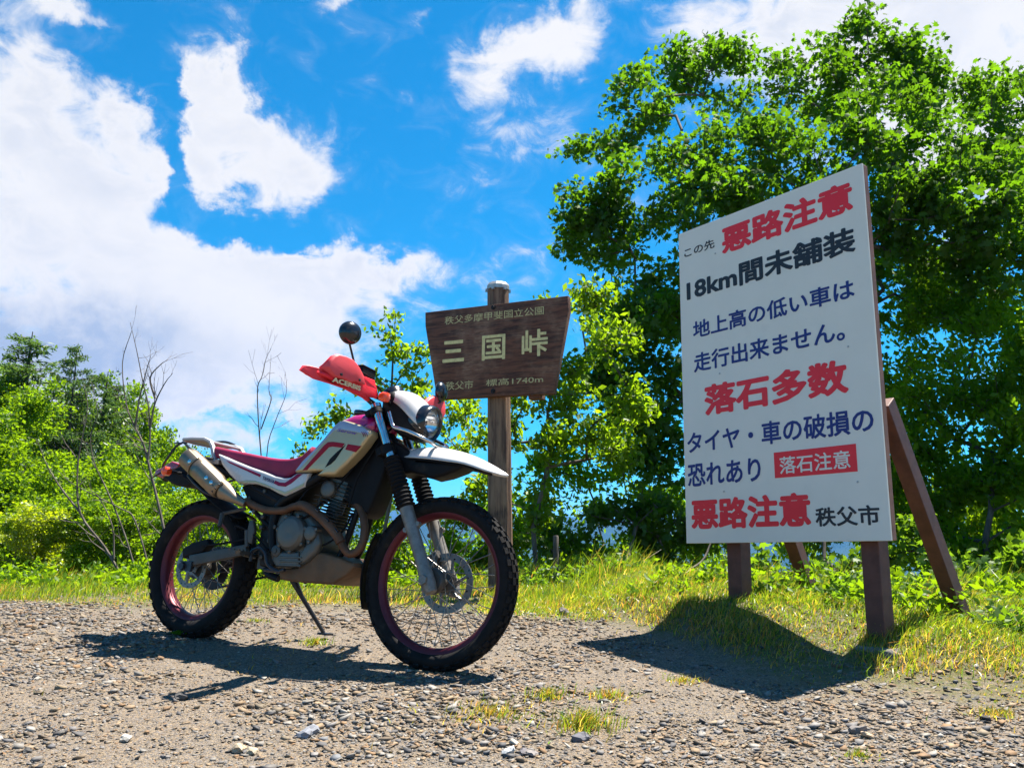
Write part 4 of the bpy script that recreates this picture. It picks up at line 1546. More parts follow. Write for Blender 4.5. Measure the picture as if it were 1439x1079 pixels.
# footing stone of the right leg
fx, fy = foot[1].x - .02, foot[1].y - .05
fo = part('concrete_footing', G().slab([(-.11, -.12), (.12, -.12), (.13, -.02), (.10, .012), (-.08, .016), (-.12, -.02)], -.12, .12, .02, flatback=False), 'concrete', None,
          label='flat concrete footing at the foot of the right front leg of the warning board', cat='footing')
fo.location = (fx, fy, z_at(fx, fy) - .025)
fo.scale = (.8, .8, .5)
fo.rotation_euler = (0, 0, yaw)

# ---- the carved wooden name sign
sign_root = empty('wooden_sign', (0, 0, 0), label='dark carved wooden name board with cream Japanese lettering bolted to a thick post', cat='sign')
sign_root.matrix_world = Matrix.Translation((-.1366, 6.0, 2.2906)) @ Matrix.Rotation(-.4164, 4, 'Z') @ Matrix.Rotation(.0136, 4, 'Y')
OUT = [(-0.588,-0.004), (0.589,0.000), (0.593,-0.109), (0.479,-0.709), (-0.461,-0.695), (-0.583,-0.112)]
g = G().slab([(x, z) for x, z in OUT], 0.055, 0.0, 0.004)
part('board', g, 'old_board', sign_root, smooth=True, angle=30)
for body, box, m, off in [('秩父多摩甲斐国立公園', bb(*[(-0.413,-0.120), (0.404,-0.057)]), 'faded_cream', .006),
                          ('三', bb(*[(-0.423,-0.418), (-0.239,-0.251)]), 'cream_paint', .026),
                          ('国', bb(*[(-0.091,-0.427), (0.100,-0.237)]), 'cream_paint', .018),
                          ('峠', bb(*[(0.232,-0.427), (0.436,-0.226)]), 'cream_paint', .018),
                          ('秩父市', bb(*[(-0.388,-0.632), (-0.157,-0.567)]), 'faded_cream', .006),
                          ('標高1740m', bb(*[(-0.052,-0.623), (0.402,-0.571)]), 'faded_cream', .006)]:
    lettering('lettering', body, box, sign_root, m, 0.002, off, 0.0005)
(bx1, bz1), (bx2, bz2) = [(-0.002,-0.025), (0.007,-0.662)]
for x, z in ((bx1, bz1), (bx2, bz2)):
    part('bolt', G().lathe((x, 0, z), (0, -1, 0), [(-.002, .019), (.004, .019), (.004, .011), (.014, .010), (.016, 0)], 12), 'bolt_dark', sign_root)
# post: a debarked log with flats, in world axes so it stands plumb
inv2 = sign_root.matrix_world.inverted()
ptop = Vector([(-0.107,6.130,2.457)][0])
pbot = Vector((ptop.x + 0.03, 6.13, z_at(ptop.x, 6.13) - 0.3))
n = 14
g = G()
zs = [0, .25, .5, .75, .9, 1.0]
pts = [inv2 @ (pbot + (ptop - pbot) * f) for f in zs]
g.tube(pts, [.092, .089, .087, .085, .084, .082], 12, up=(1, 0, 0))
part('post', g, 'old_post', sign_root, angle=25)
g = G()
pt = pts[-1]
g.lathe(pt + Vector((0, 0, -.018)), (0, 0, 1), [(0, .087), (.03, .088), (.052, .074), (.056, 0)], 12)
for k in range(12):
    a = k * math.pi / 6
    q = pt + Vector((math.cos(a) * .0875, math.sin(a) * .0875, -.022))
    if k % 2:
        g.box(q, (.02, .02, .022), rot=Matrix.Rotation(a, 3, 'Z'))
part('metal_cap', g, 'zinc_cap', sign_root, angle=25)
(kx, kz) = [(0.324,-0.725)][0]
part('bracket', G().box((kx, .07, kz + .01), (.10, .08, .035)), 'old_board', sign_root, smooth=False, bev=.004)

# short grey stake in the grass
sx, sy, sz = [(0.357,6.900,0.602)][0]
st = part('wooden_stake', G().tube([(0, 0, z_at(sx, sy) - .15), (0, 0, sz - .01), (0, 0, sz)], [.024, .023, .018], 10), 'pale_bark', None,
          label='short grey wooden stake in the grass right of the thick post', cat='stake')
st.location = (sx, sy, 0)
# broken branches lying in the grass
for pts_, r, lab in [([(0.906,5.800,0.160), (1.127,6.000,0.294), (1.376,6.200,0.398), (1.484,6.300,0.552)], .018, 'fallen grey branch leaning up from the grass left of the board legs'),
                     ([(2.124,4.900,0.420), (1.961,4.900,0.332)], .008, 'thin dry twig sticking out beside the right leg of the board')]:
    g = G().tube(catmull(pts_, 4), [r * (1 - .7 * i / (len(pts_) * 4 - 4)) for i in range(len(pts_) * 4 - 3)], 6)
    if r > .01:
        part('fallen_branch', g, 'pale_bark', None, label=lab, cat='branch')

# ------------------------------------------------------------------ motorcycle (x forward from the rear axle, y to its left, z up)
mat('white_plastic', (.50, .485, .47), rough=0.25, var=0.04, scale=5, coat=0.6, dirt=0.18, dirt_col=(.45, .40, .32), dirt_scale=14)
mat('cream_bounce_plastic', (.47, .36, .19), rough=0.28, metal=0.3, var=0.05, scale=6, coat=0.5, dirt=0.15, dirt_col=(.40, .32, .22))  # champagne panel colour with warm light off the ground mixed into it
mat('sky_reflection_paint', (.33, .33, .40), rough=0.3, metal=0.35, coat=0.5)  # bluish sky reflection of the shrouds, put in as colour
mat('pink_paint', (.50, .006, .13), rough=0.22, metal=0.25, coat=1.0)
mat('crimson_stripe', (.27, .004, .02), rough=0.55, spec=.25)
mat('plum_stripe', (.22, .004, .045), rough=0.55, spec=.25)
mat('seat_vinyl', (.26, .003, .045), rough=0.55, var=0.25, scale=9, bump=0.25, bscale=160, dirt=0.15, dirt_col=(.2, .05, .06))
mat('red_guard', (.78, .018, .035), rough=0.42, var=0.08, scale=14, trans=0.0)
mat('faded_guard', (.72, .06, .075), rough=0.5, var=0.15, scale=10)
mat('black_plastic', spec=0.14, col=(.009, .009, .010), rough=0.55, var=0.2, bump=0.1, dirt=0.2, dirt_col=(.09, .07, .05))
mat('gloss_black', (.008, .008, .011), rough=0.2, coat=0.3)
mat('frame_black', spec=0.14, col=(.010, .010, .011), rough=0.4, dirt=0.25, dirt_col=(.09, .07, .05))
mat('rubber', spec=0.14, col=(.014, .013, .013), rough=0.8, var=0.3, scale=25, bump=0.35, bscale=90, dirt=0.45, dirt_col=(.085, .068, .05), dirt_scale=7)
mat('boot_rubber', spec=0.14, col=(.008, .008, .009), rough=0.7)
mat('rim_alloy', (.105, .010, .018), rough=0.4, metal=0.45, var=0.15, dirt=0.3, dirt_col=(.16, .07, .06))
mat('spoke_steel', (.22, .20, .18), rough=0.35, metal=0.9)
mat('cast_alloy', (.085, .077, .068), rough=0.5, metal=0.55, var=0.25, scale=22, bump=0.2, dirt=0.45, dirt_col=(.12, .09, .06), dirt_scale=16)
mat('fork_alloy', (.22, .205, .185), rough=0.5, metal=0.5, var=0.3, scale=30, dirt=0.6, dirt_col=(.10, .08, .06), dirt_scale=38)
mat('case_grey', (.115, .105, .09), rough=0.42, metal=0.45, var=0.15, scale=15, dirt=0.3, dirt_col=(.20, .15, .09))
mat('chrome', (.62, .61, .60), rough=0.12, metal=1.0, var=0.15)
mat('muffler_steel', (.25, .195, .14), rough=0.36, metal=0.75, var=0.3, scale=9, dirt=0.3, dirt_col=(.20, .14, .09))
mat('rusty_pipe', (.15, .068, .034), rough=0.6, metal=0.5, var=0.4, scale=14, dirt=0.5, dirt_col=(.11, .06, .035), bump=.2)
mat('muddy_guard', (.17, .085, .038), rough=0.6, metal=0.35, var=0.35, scale=10, dirt=0.7, dirt_col=(.11, .075, .045), dirt_scale=18, bump=.3)
mat('rack_alloy', (.30, .30, .31), rough=0.5, metal=0.5, dirt=.2)
mat('black_steel', (.03, .03, .035), rough=0.35, metal=0.4)
mat('orange_lens', (.92, .07, .008), rough=0.2, coat=0.8)
mat('red_lens', (.30, .005, .012), rough=0.2, coat=0.8)
mat('disc_steel', (.22, .21, .20), rough=0.45, metal=0.7, var=0.3, dirt=0.35, dirt_col=(.14, .11, .09))
mat('cream_ink', (.72, .62, .36), rough=0.5)
mat('navy_ink', (.02, .02, .10), rough=0.5)
mat('violet_ink', (.16, .08, .35), rough=0.5)


def glass_mat():
    m = bpy.data.materials.new('lamp_glass')
    m.use_nodes = True
    b = m.node_tree.nodes['Principled BSDF']
    b.inputs['Base Color'].default_value = (.9, .92, .95, 1)
    b.inputs['Transmission Weight'].default_value = 1
    b.inputs['Roughness'].default_value = 0.03
    b.inputs['IOR'].default_value = 1.2
    MATS['lamp_glass'] = m


glass_mat()
mat('reflector', (.75, .76, .78), rough=0.12, metal=1.0, var=.2, scale=60)

bike = empty('motorcycle', (0, 0, 0), label='muddy white and crimson off-road motorcycle leaning on its kickstand on the gravel', cat='motorcycle')
bike.matrix_world = Matrix.Translation((-1.519, 4.096, .089)) @ Matrix.Rotation(-.491, 4, 'Z') @ Matrix.Rotation(.046, 4, 'Y') @ Matrix.Rotation(-.08, 4, 'X')
ST = Matrix.Translation((1.293, 0, .345)) @ Matrix.Rotation(.054, 4, Vector((-.446, 0, .895))) @ Matrix.Translation((-1.293, 0, -.345))


def wheel(center, M, r_out, tyre_w, rim_r, rim_w, hub_r, knobs, front):
    ci = M @ Matrix.Translation(center)
    y = (0, 1, 0)
    hubg = G()
    hw = .032 if front else .04
    hubg.lathe((0, -.06, 0), y, [(0, .012), (0, .022), (.018, .024), (.06 - hw, hub_r * .9), (.06 - hw, hub_r), (.065 - hw, hub_r), (.07 - hw, hub_r * .6), (.05 + hw, hub_r * .6), (.055 + hw, hub_r), (.06 + hw, hub_r), (.06 + hw, hub_r * .9), (.102, .024), (.12, .022), (.12, .012)], 28)
    w = part('wheel', hubg, 'cast_alloy', bike, angle=35, label=('front' if front else 'rear') + ' wheel with crimson rim and wire spokes')
    w.matrix_local = ci
    # tyre
    g = G()
    R0 = (r_out + rim_r) / 2
    hh = (r_out - rim_r) / 2
    prof = []
    for i in range(17):
        a = -math.pi * 0.5 + 2 * math.pi * i / 16 * 0.93 + math.pi * 2 * .035
        prof.append((math.cos(a) * tyre_w / 2 * 0.96, R0 + math.sin(a) * hh * (0.97)))
    g.lathe((0, 0, 0), y, prof[::-1], 64)
    rs = np.random.RandomState(knobs)
    for i in range(knobs):
        a = 2 * math.pi * i / knobs
        for row in (-2, -1, 0, 1, 2):
            aa = a + (math.pi / knobs if row % 2 else 0)
            t = row * 0.40
            rad = R0 + math.cos(t) * hh * 1.0
            yy = math.sin(t) * tyre_w / 2 * 1.0
            rot = Matrix.Rotation(-aa, 3, 'Y') @ Matrix.Rotation(-t * 0.9, 3, 'X')
            ca = Matrix.Rotation(-aa, 3, 'Y') @ Vector((0, yy, rad - .001))
            circ = 2 * math.pi * r_out / knobs
            g.box(ca, (circ * (.60 if row % 2 else .52), tyre_w * .17, .014), rot=rot)
    part('tyre', g, 'rubber', w, angle=30)
    # rim: rolled flanges and a stepped well
    g = G()
    f = rim_w / 2
    g.lathe((0, 0, 0), y, [(-f - .004, rim_r + .009), (-f - .004, rim_r + .002), (-f + .004, rim_r - .010), (-f * .55, rim_r - .015), (-f * .35, rim_r - .017), (f * .35, rim_r - .017), (f * .55, rim_r - .015),
                           (f - .004, rim_r - .010), (f + .004, rim_r + .002), (f + .004, rim_r + .009), (f, rim_r + .009), (f - .003, rim_r), (f * .3, rim_r - .018), (-f * .3, rim_r - .018), (-f + .003, rim_r), (-f, rim_r + .009)], 72, closed=True)
    part('rim', g, 'rim_alloy', w, angle=50)
    # spokes, laced across
    protos = []
    for side in (-1, 1):
        for lean in (-1, 1):
            a = lean * 1.05
            p0 = Vector((math.sin(a) * hub_r, side * (hw + .0), math.cos(a) * hub_r))
            p1 = Vector((0, side * .006, rim_r - .024))
            gg = G().tube([p0, p1 + (p0 - p1) * .08, p1], [.0019, .0019, .0026], 5)
            mm = gg.mesh('spoke')
            mm.materials.append(MATS['spoke_steel'])
            protos.append(mm)
    for i in range(36):
        o = bpy.data.objects.new('spoke', protos[i % 4])
        C.objects.link(o)
        o.parent = w
        o.matrix_local = Matrix.Rotation(2 * math.pi * i / 36, 4, 'Y')
    return w


def disc(w, r, yc, th=.004, inner=.62, holes=24):
    g = G()
    g.lathe((0, yc, 0), (0, 1, 0), [(-th / 2, r * .76), (-th / 2, r), (th / 2, r), (th / 2, r * .76)], 48, closed=True)
    for k in range(6):
        a = k * math.pi / 3
        g.tube([(math.cos(a) * r * .32, yc, math.sin(a) * r * .32), (math.cos(a + .35) * r * .8, yc, math.sin(a + .35) * r * .8)], [.009, .007], 6)
    g.lathe((0, yc, 0), (0, 1, 0), [(-th / 2, r * .25), (-th / 2, r * .4), (th / 2, r * .4), (th / 2, r * .25)], 24, closed=True)
    d = part('brake_disc', g, 'disc_steel', w, angle=30)
    h = G()
    for k in range(holes):
        a = k * 2 * math.pi / holes
        q = r * (.83 if k % 2 else .93)
        h.lathe((math.cos(a) * q, yc - th / 2 - .0006, math.sin(a) * q), (0, 1, 0), [(0, .0038), (th + .0012, .0038)], 8)
        h.lathe((math.cos(a) * q, yc - th / 2 - .0006, math.sin(a) * q), (0, 1, 0), [(0, .0), (0, .0038)], 8)
        h.lathe((math.cos(a) * q, yc + th / 2 + .0006, math.sin(a) * q), (0, 1, 0), [(0, .0038), (0, .0)], 8)
    part('disc_hole', h, 'gloss_black', w, smooth=False)
    return d


fw = wheel(Vector((1.36, 0, .340)), ST, .340, .088, .274, .041, .042, 44, True)
rw = wheel(Vector((0, 0, .321)), Matrix.Identity(4), .321, .124, .237, .064, .055, 36, False)
disc(fw, .122, .058)
disc(rw, .10, -.066)
# rear sprocket and chain on the far side
g = G()
g.lathe((0, .075, 0), (0, 1, 0), [(-.003, .05), (-.003, .098), (.003, .098), (.003, .05)], 44, closed=True)
for k in range(44):
    a = k * 2 * math.pi / 44
    g.box((math.cos(a) * .100, .075, math.sin(a) * .100), (.008, .005, .006), rot=Matrix.Rotation(-a, 3, 'Y'))
part('sprocket', g, 'black_steel', rw, angle=30)


def bp(name, g, m, steer=False, parent=None, **kw):
    if steer:
        g.xf(ST)
    return part(name, g, m, parent or bike, **kw)


# ---- fork
for s in (-1, 1):
    def fp(t, dx=0.0):
        """point on the fork leg, t metres up from the axle"""
        return Vector((1.36 - .446 * t + dx, s * .098, .340 + .895 * t))
    g = G()
    g.tube([fp(-.055), fp(-.05), fp(-.02), fp(.03), fp(.06), fp(.20), fp(.315), fp(.325)], [.014, .024, .030, .030, .027, .0265, .030, .031], 20)
    g.tube([(1.36, s * .065, .34), (1.36, s * .135, .34)], .014, 14)
    g.tube([(1.36, s * .13, .34), (1.36, s * .142, .34)], .019, 6)
    for t, dx in ((.245, .034), (.215, -.032)):
        g.tube([fp(t, dx) + Vector((0, -.010, 0)), fp(t, dx) + Vector((0, .012, 0))], .011, 10)
    leg = bp('fork_leg', g, 'fork_alloy', True)
    g = G()
    pts, rr = [], []
    for i in range(27):
        t = .315 + .235 * i / 26
        pts.append(fp(t))
        rr.append((.042 if i % 2 else .033) * (1 - .12 * i / 26))
    g.tube(pts, rr, 20)
    bp('fork_boot', g, 'boot_rubber', True, leg, angle=60)
    g = G().tube([fp(.53), fp(.80)], .0205, 20)
    g.tube([fp(.795), fp(.812)], .023, 16)
    bp('fork_tube', g, 'chrome', True, leg)
# axle nut, speedometer drive and brake caliper
g = G().lathe((1.36, -.075, .34), (0, 1, 0), [(0, .02), (0, .046), (.006, .052), (.022, .054), (.030, .048), (.030, .02)], 28)
bp('speedometer_drive', g, 'cast_alloy', True)
g = G().slab([(1.235, .36), (1.262, .44), (1.30, .47), (1.318, .44), (1.30, .385), (1.29, .34), (1.25, .33)], .035, .085, .008, flatback=False)
bp('brake_caliper', g, 'cast_alloy', True)
g = G()
for z0, x0, w_ in ((.60, 1.165, .095), (.745, 1.095, .10)):
    pass
STM = lambda t, off=0.0: Vector((1.293 + off * .895 - .446 * t, 0, .345 + .895 * t + off * .446))
for t, th in ((.565, .036), (.755, .026)):
    c = STM(t, .035)
    rot = Matrix.Rotation(-math.atan2(.446, .895), 3, 'Y')
    g.box(c, (.07, .225, th), rot=rot)
    for s in (-1, 1):
        g.tube([c + Vector((.446, 0, -.895)) * th * .6 + Vector((.018, s * .098, .0)), c - Vector((.446, 0, -.895)) * th * .6 + Vector((.018, s * .098, 0))], .0275, 16)
bp('triple_clamp', g, 'black_plastic', True, bev=.004)
g = G().tube([STM(.53), STM(.79)], .028, 16)
bp('steering_head', g, 'frame_black')

# ---- handlebar and controls
HB = catmull([(.895, -.405, 1.128), (.915, -.30, 1.130), (.945, -.20, 1.122), (.985, -.11, 1.072), (.995, -.04, 1.055), (.995, .04, 1.055), (.985, .11, 1.072), (.945, .20, 1.122), (.915, .30, 1.130), (.895, .405, 1.128)], 5)
bar = bp('handlebar', G().tube(HB, .0112, 12), 'black_steel', True)
g = G().tube([(.955, -.175, 1.117), (.955, .175, 1.117)], .008, 10)
bp('cross_bar', g, 'black_steel', True, bar)
for s in (-1, 1):
    g = G()
    p0, p1 = Vector((.890, s * .415, 1.128)), Vector((.914, s * .295, 1.130))
    n = 17
    g.tube([p0 + (p1 - p0) * i / (n - 1) for i in range(n)], [.0185 if i % 2 else .0165 for i in range(n - 1)] + [.024], 14)
    bp('grip', g, 'boot_rubber', True, bar)
    # lever
    g = G().tube(catmull([(.955, s * .235, 1.125), (.985, s * .28, 1.118), (.975, s * .35, 1.112), (.962, s * .40, 1.108)], 4), .0065, 8)
    bp('lever', g, 'cast_alloy', True, bar)
    g = G().box((.93, s * .262, 1.130), (.045, .05, .04))
    g.box((.955, s * .235, 1.135), (.045, .03, .03))
    if s < 0:
        g.box((.965, -.165, 1.192), (.05, .095, .036))
        g.box((.965, -.165, 1.213), (.054, .10, .007))
        g.box((.972, s * .222, 1.158), (.046, .075, .036))
        g.box((.972, s * .222, 1.178), (.05, .08, .006))
    bp('switch_box', g, 'black_plastic', True, bar, bev=.004)


def guard(s):
    """hand guard: a curved red shell in front of the grip"""
    # outline in (lateral, height), traced at the shell's own plane
    low = [(.530, 1.128), (.500, 1.150), (.455, 1.140), (.380, 1.112), (.300, 1.096), (.220, 1.090), (.130, 1.082), (.085, 1.075)]
    out = [(-0.520,1.114), (-0.510,1.136), (-0.490,1.142), (-0.444,1.141), (-0.440,1.172), (-0.423,1.197), (-0.399,1.212), (-0.363,1.213), (-0.318,1.211), (-0.290,1.201), (-0.269,1.189), (-0.238,1.163), (-0.181,1.166), (-0.130,1.171), (-0.096,1.143), (-0.072,1.113), (-0.089,1.099), (-0.175,1.085), (-0.229,1.083), (-0.281,1.081), (-0.350,1.080), (-0.409,1.082), (-0.460,1.092), (-0.495,1.104)]
    # undo the steering turn only roughly: shell is set straight across the bar
    pts = [(-y, z) for y, z in out]
    if s > 0:
        pts = [(y, z) for y, z in pts]
    cx = lambda y: .985 + .03 - 1.1 * (max(0, y - .30)) ** 2 - .25 * max(0, .2 - y) - (.03 if y > .44 else 0)
    g = G()
    sl = G().slab([(y, z) for y, z in pts], 0.0, 0.012, .004, flatback=False)
    # subdivide across so that it can bend: rebuild as a bent sheet
    g.v = [(cx(v[0]) + v[1], s * v[0], v[2]) for v in sl.v]
    g.f = sl.f if s > 0 else [f[::-1] for f in sl.f]
    o = bp('hand_guard', g, 'red_guard', False, angle=50)
    # raised shell and its edge
    up = [(-0.443,1.145), (-0.437,1.172), (-0.420,1.196), (-0.399,1.210), (-0.362,1.212), (-0.320,1.209), (-0.292,1.199), (-0.271,1.187), (-0.239,1.161), (-0.223,1.126), (-0.250,1.119), (-0.275,1.125), (-0.315,1.112), (-0.361,1.115), (-0.406,1.113)]
    pts = [(-y, z) for y, z in up]
    sl = G().slab(pts, -.002, .020, .008, flatback=True)
    g = G()
    g.v = [(cx(v[0]) + v[1] + .004, s * v[0], v[2]) for v in sl.v]
    g.f = sl.f
    bp('guard_shell', g, 'faded_guard', False, o, angle=50)
    # lower reinforced bar behind, wrapping to the bar end
    pth = [(.892, s * .425, 1.130), (.935, s * .445, 1.128), (.985, s * .43, 1.118), (1.005, s * .36, 1.100), (1.012, s * .28, 1.088), (1.008, s * .20, 1.085), (.985, s * .14, 1.085)]
    g = G().tube(catmull(pth, 5), .010, 8, squash=1.5)
    bp('guard_bar', g, 'red_guard', False, o)
    g = G()
    for y, z in [([(-0.378,1.129)][0]), ([(-0.268,1.134)][0])]:
        g.lathe((cx(-y) + .016, s * -y, z), (1, 0, 0), [(0, .006), (.012, .006), (.014, 0)], 10)
    bp('screw', g, 'black_steel', False, o)
    (ya, za), (yb, zb_), (yc, zc) = [(-0.409,1.095), (-0.241,1.097), (-0.413,1.114)]
    # the brand lettering runs along the lower edge of the guard
    me_o = lettering('lettering', 'ACERBIS', (0, 0, 1, 1), o, 'cream_ink', .001, .04)
    me = me_o.data
    n = len(me.vertices)
    co = np.zeros(n * 3, dtype=np.float32)
    me.vertices.foreach_get('co', co)
    co = co.reshape(-1, 3)
    a0, a1 = -ya, -yb                      # lateral distance of the text's two ends
    for i in range(n):
        u, dd, w = co[i]
        if s < 0:
            q = a0 + (a1 - a0) * u
            f = u
        else:
            q = a1 + (a0 - a1) * u
            f = 1 - u
        zl = za + (zb_ - za) * f - .004
        co[i] = (cx(q) + .0135 - dd, s * q, zl + w * .021)
    me.vertices.foreach_set('co', co.ravel())
    me.update()
    return o


guard(-1)
guard(1)

# ---- mirrors
for s, c, nrm, stem in ((-1, Vector([(0.984,-0.310,1.333)][0]), Vector((-.90, .42, .0)), [(0.983,-0.300,1.297), (0.971,-0.255,1.254), (0.971,-0.225,1.206)]),
                        (1, Vector([(1.032,0.360,1.237)][0]), Vector((-.97, -.22, .0)), [(1.037,0.350,1.181), (1.019,0.310,1.174), (0.998,0.280,1.174)])):
    c = c + Vector((.01 if s < 0 else 0, 0, 0))
    nrm = nrm.normalized()
    g = G()
    g.lathe(c, -nrm, [(-.014, 0), (-.014, .046), (-.010, .050), (.0, .050), (.010, .046), (.020, .036), (.027, .020), (.029, 0)], 32)
    mo = bp('mirror', g, 'gloss_black', parent=bike)
    g = G().lathe(c, nrm, [(.0145, .044), (.0148, 0)], 32)
    bp('mirror_glass', g, 'chrome', parent=mo)
    stem = [Vector(p) for p in stem]
    tail = Vector((.945, s * .225, 1.165)) if s < 0 else ST @ Vector((.945, s * .235, 1.14))
    g = G().tube([c - nrm * .02, stem[0] , stem[1], stem[2] if s < 0 else stem[2], tail], .0048, 8)
    bp('mirror_stem', g, 'black_steel', parent=mo)

# ---- head lamp unit
COWL = [(1.045, 1.150), (1.085, 1.150), (1.135, 1.138), (1.178, 1.112), (1.212, 1.078), (1.236, 1.045)]
prof = [  # (x, z top, z lower side edge, half width)
    (1.030, 1.143, 1.102, .050), (1.065, 1.149, 1.094, .068), (1.105, 1.145, 1.074, .079), (1.145, 1.131, 1.046, .085),
    (1.180, 1.108, 1.014, .086), (1.208, 1.080, .988, .081), (1.232, 1.048, .970, .072)]
g = G()
nseg = 12
ring = []
for x, zt, zl, hw in prof:
    r = []
    for k in range(nseg + 1):
        a = math.pi * k / nseg
        r.append((x - .012 * abs(math.cos(a)), -math.cos(a) * hw, zl + (zt - zl) * math.sin(a) ** .75))
    ring.append(r)
for i in range(len(ring)):
    g.v += ring[i]
m_ = nseg + 1
for i in range(len(ring) - 1):
    for k in range(nseg):
        g.f.append((i * m_ + k, i * m_ + k + 1, (i + 1) * m_ + k + 1, (i + 1) * m_ + k))
cowl = bp('headlight_cowl', g, 'white_plastic', True, sub=1)
mo_ = cowl.modifiers.new('solidify', 'SOLIDIFY')
mo_.thickness = .005
LC, LA = Vector((1.222, 0, 1.000)), Vector((.93, 0, -.16)).normalized()
g = G().lathe(LC, LA, [(-.16, .03), (-.12, .062), (-.05, .080), (.0, .083), (.016, .080), (.022, .072), (.016, .066), (.005, .064)], 36)
hl = bp('headlight', g, 'gloss_black', True, angle=60)
g = G().lathe(LC, LA, [(-.060, .0), (-.055, .020), (-.035, .045), (-.005, .062), (.006, .065)], 32)
for k in range(0):
    pass
bp('reflector', g, 'reflector', True, hl)
g = G().lathe(LC, LA, [(-.045, 0.011), (-.018, .011), (-.014, 0)], 12)
bp('bulb', g, 'lamp_glass', True, hl)
g = G().lathe(LC, LA, [(.008, .0655), (.016, .058), (.023, .04), (.026, .0), (.022, .0), (.019, .04), (.012, .058), (.004, .0655)], 36)
bp('lens', g, 'lamp_glass', True, hl)
# dark inner body of the lamp between cowl and fork
g = G().slab([(1.01, 1.125), (1.06, 1.135), (1.12, 1.08), (1.17, 1.02), (1.205, .955), (1.17, .925), (1.12, .935), (1.06, .98), (1.01, 1.05)], -.078, .078, .02, flatback=False)
bp('lamp_bracket', g, 'black_plastic', True)
g = G().lathe((1.02, .0, 1.13), (-.5, 0, .86), [(-.02, .05), (.02, .052), (.028, .046), (.028, 0)], 28)
bp('speedometer', g, 'gloss_black', True)
# chrome guard rail under the lamp
for_rail = [(1.088,-0.105,1.031), (1.108,-0.110,0.995), (1.127,-0.115,0.966), (1.158,-0.115,0.956), (1.208,-0.110,0.942), (1.262,-0.095,0.920)]
rail = [Vector(p) for p in for_rail] + [Vector(p) for p in [(1.294,-0.060,0.903), (1.283,-0.020,0.901)]]
rail2 = [Vector((p.x, -p.y, p.z)) for p in rail[::-1]]
g = G().tube(catmull(rail + rail2, 4), .0085, 10)
bp('lamp_guard_rail', g, 'chrome')
# indicators
for s in (-1, 1):
    g = G()
    c = Vector((1.078, s * .150, 1.083))
    g.tube([(1.05, s * .06, 1.07), c], .009, 8)
    sig = bp('turn_signal', g, 'black_plastic', True)
    g = G().slab([(c.x - .004, c.z - .021), (c.x + .016, c.z - .021), (c.x + .024, c.z - .004), (c.x + .020, c.z + .018), (c.x + .0, c.z + .021), (c.x - .019, c.z + .014), (c.x - .021, c.z - .009)], s * .135, s * .178, .012, flatback=False)
    bp('signal_lens', g, 'orange_lens', True, sig)
    g = G().tube([(1.045, s * .05, 1.093), (1.05, s * .075, 1.093)], .02, 14)
    bp('side_reflector', g, 'orange_lens', True, sig)
# cables
for pth in ([(.95, -.20, 1.14), (.975, -.15, 1.15), (1.00, -.08, 1.14), (1.0, -.03, 1.05), (1.0, -.03, .9)],
            [(.95, .20, 1.14), (1.05, .18, 1.16), (1.09, .06, 1.13), (1.05, .04, 1.0)],
            [(1.10, .07, .98), (1.16, .11, .80), (1.22, .115, .62), (1.30, .105, .46)]):
    bp('cable', G().tube(catmull(pth, 6), .0042, 6), 'boot_rubber', True)

for pth in ([(.96, -.18, 1.10), (1.01, -.10, 1.07), (1.03, -.05, .98), (.98, -.07, .88), (.90, -.085, .78), (.84, -.085, .70)],
            [(.95, .18, 1.12), (1.03, .12, 1.12), (1.07, .03, 1.05), (1.03, -.06, .92), (.95, -.085, .76), (.92, -.09, .62)],
            [(.78, -.075, .74), (.70, -.10, .70), (.64, -.11, .62), (.60, -.11, .52)],
            [(.60, -.11, .60), (.66, -.115, .56), (.72, -.11, .58), (.78, -.10, .64)],
            [(.93, -.07, .60), (.90, -.085, .52), (.84, -.09, .47), (.78, -.11, .44)],
            [(.30, -.115, .52), (.38, -.12, .50), (.46, -.12, .46), (.52, -.12, .42)],
            [(.10, -.11, .42), (.20, -.118, .43), (.32, -.12, .45), (.42, -.12, .47)]):
    bp('cable', G().tube(catmull(pth, 6), .0048, 6), 'boot_rubber')

# ---- front mudguard
top = [Vector((x, 0, z)) for x, z in [(1.124,0.883), (1.190,0.891), (1.256,0.894), (1.318,0.891), (1.394,0.877), (1.469,0.856), (1.544,0.823), (1.593,0.798), (1.624,0.779)]]
hw_ = [.052, .066, .074, .078, .078, .074, .062, .040, .008]
dp_ = [.040, .050, .058, .060, .056, .041, .034, .018, .004]
g = G()
for i, p in enumerate(top):
    d = (top[min(i + 1, len(top) - 1)] - top[max(i - 1, 0)]).normalized()
    nn = Vector((-d.z, 0, d.x))
    for k in range(11):
        a = -1 + 2 * k / 10
        drop = dp_[i] * (abs(a) ** 2.6)
        crown = .006 * (1 - min(1, abs(a) * 3))
        g.v.append(tuple(p + Vector((0, a * hw_[i], 0)) - nn * drop + nn * crown))
for i in range(len(top) - 1):
    for k in range(10):
        g.f.append((i * 11 + k, (i + 1) * 11 + k, (i + 1) * 11 + k + 1, i * 11 + k + 1))
fend = bp('front_fender', g, 'white_plastic', True, sub=1)
m_ = fend.modifiers.new('solidify', 'SOLIDIFY')
m_.thickness = .004
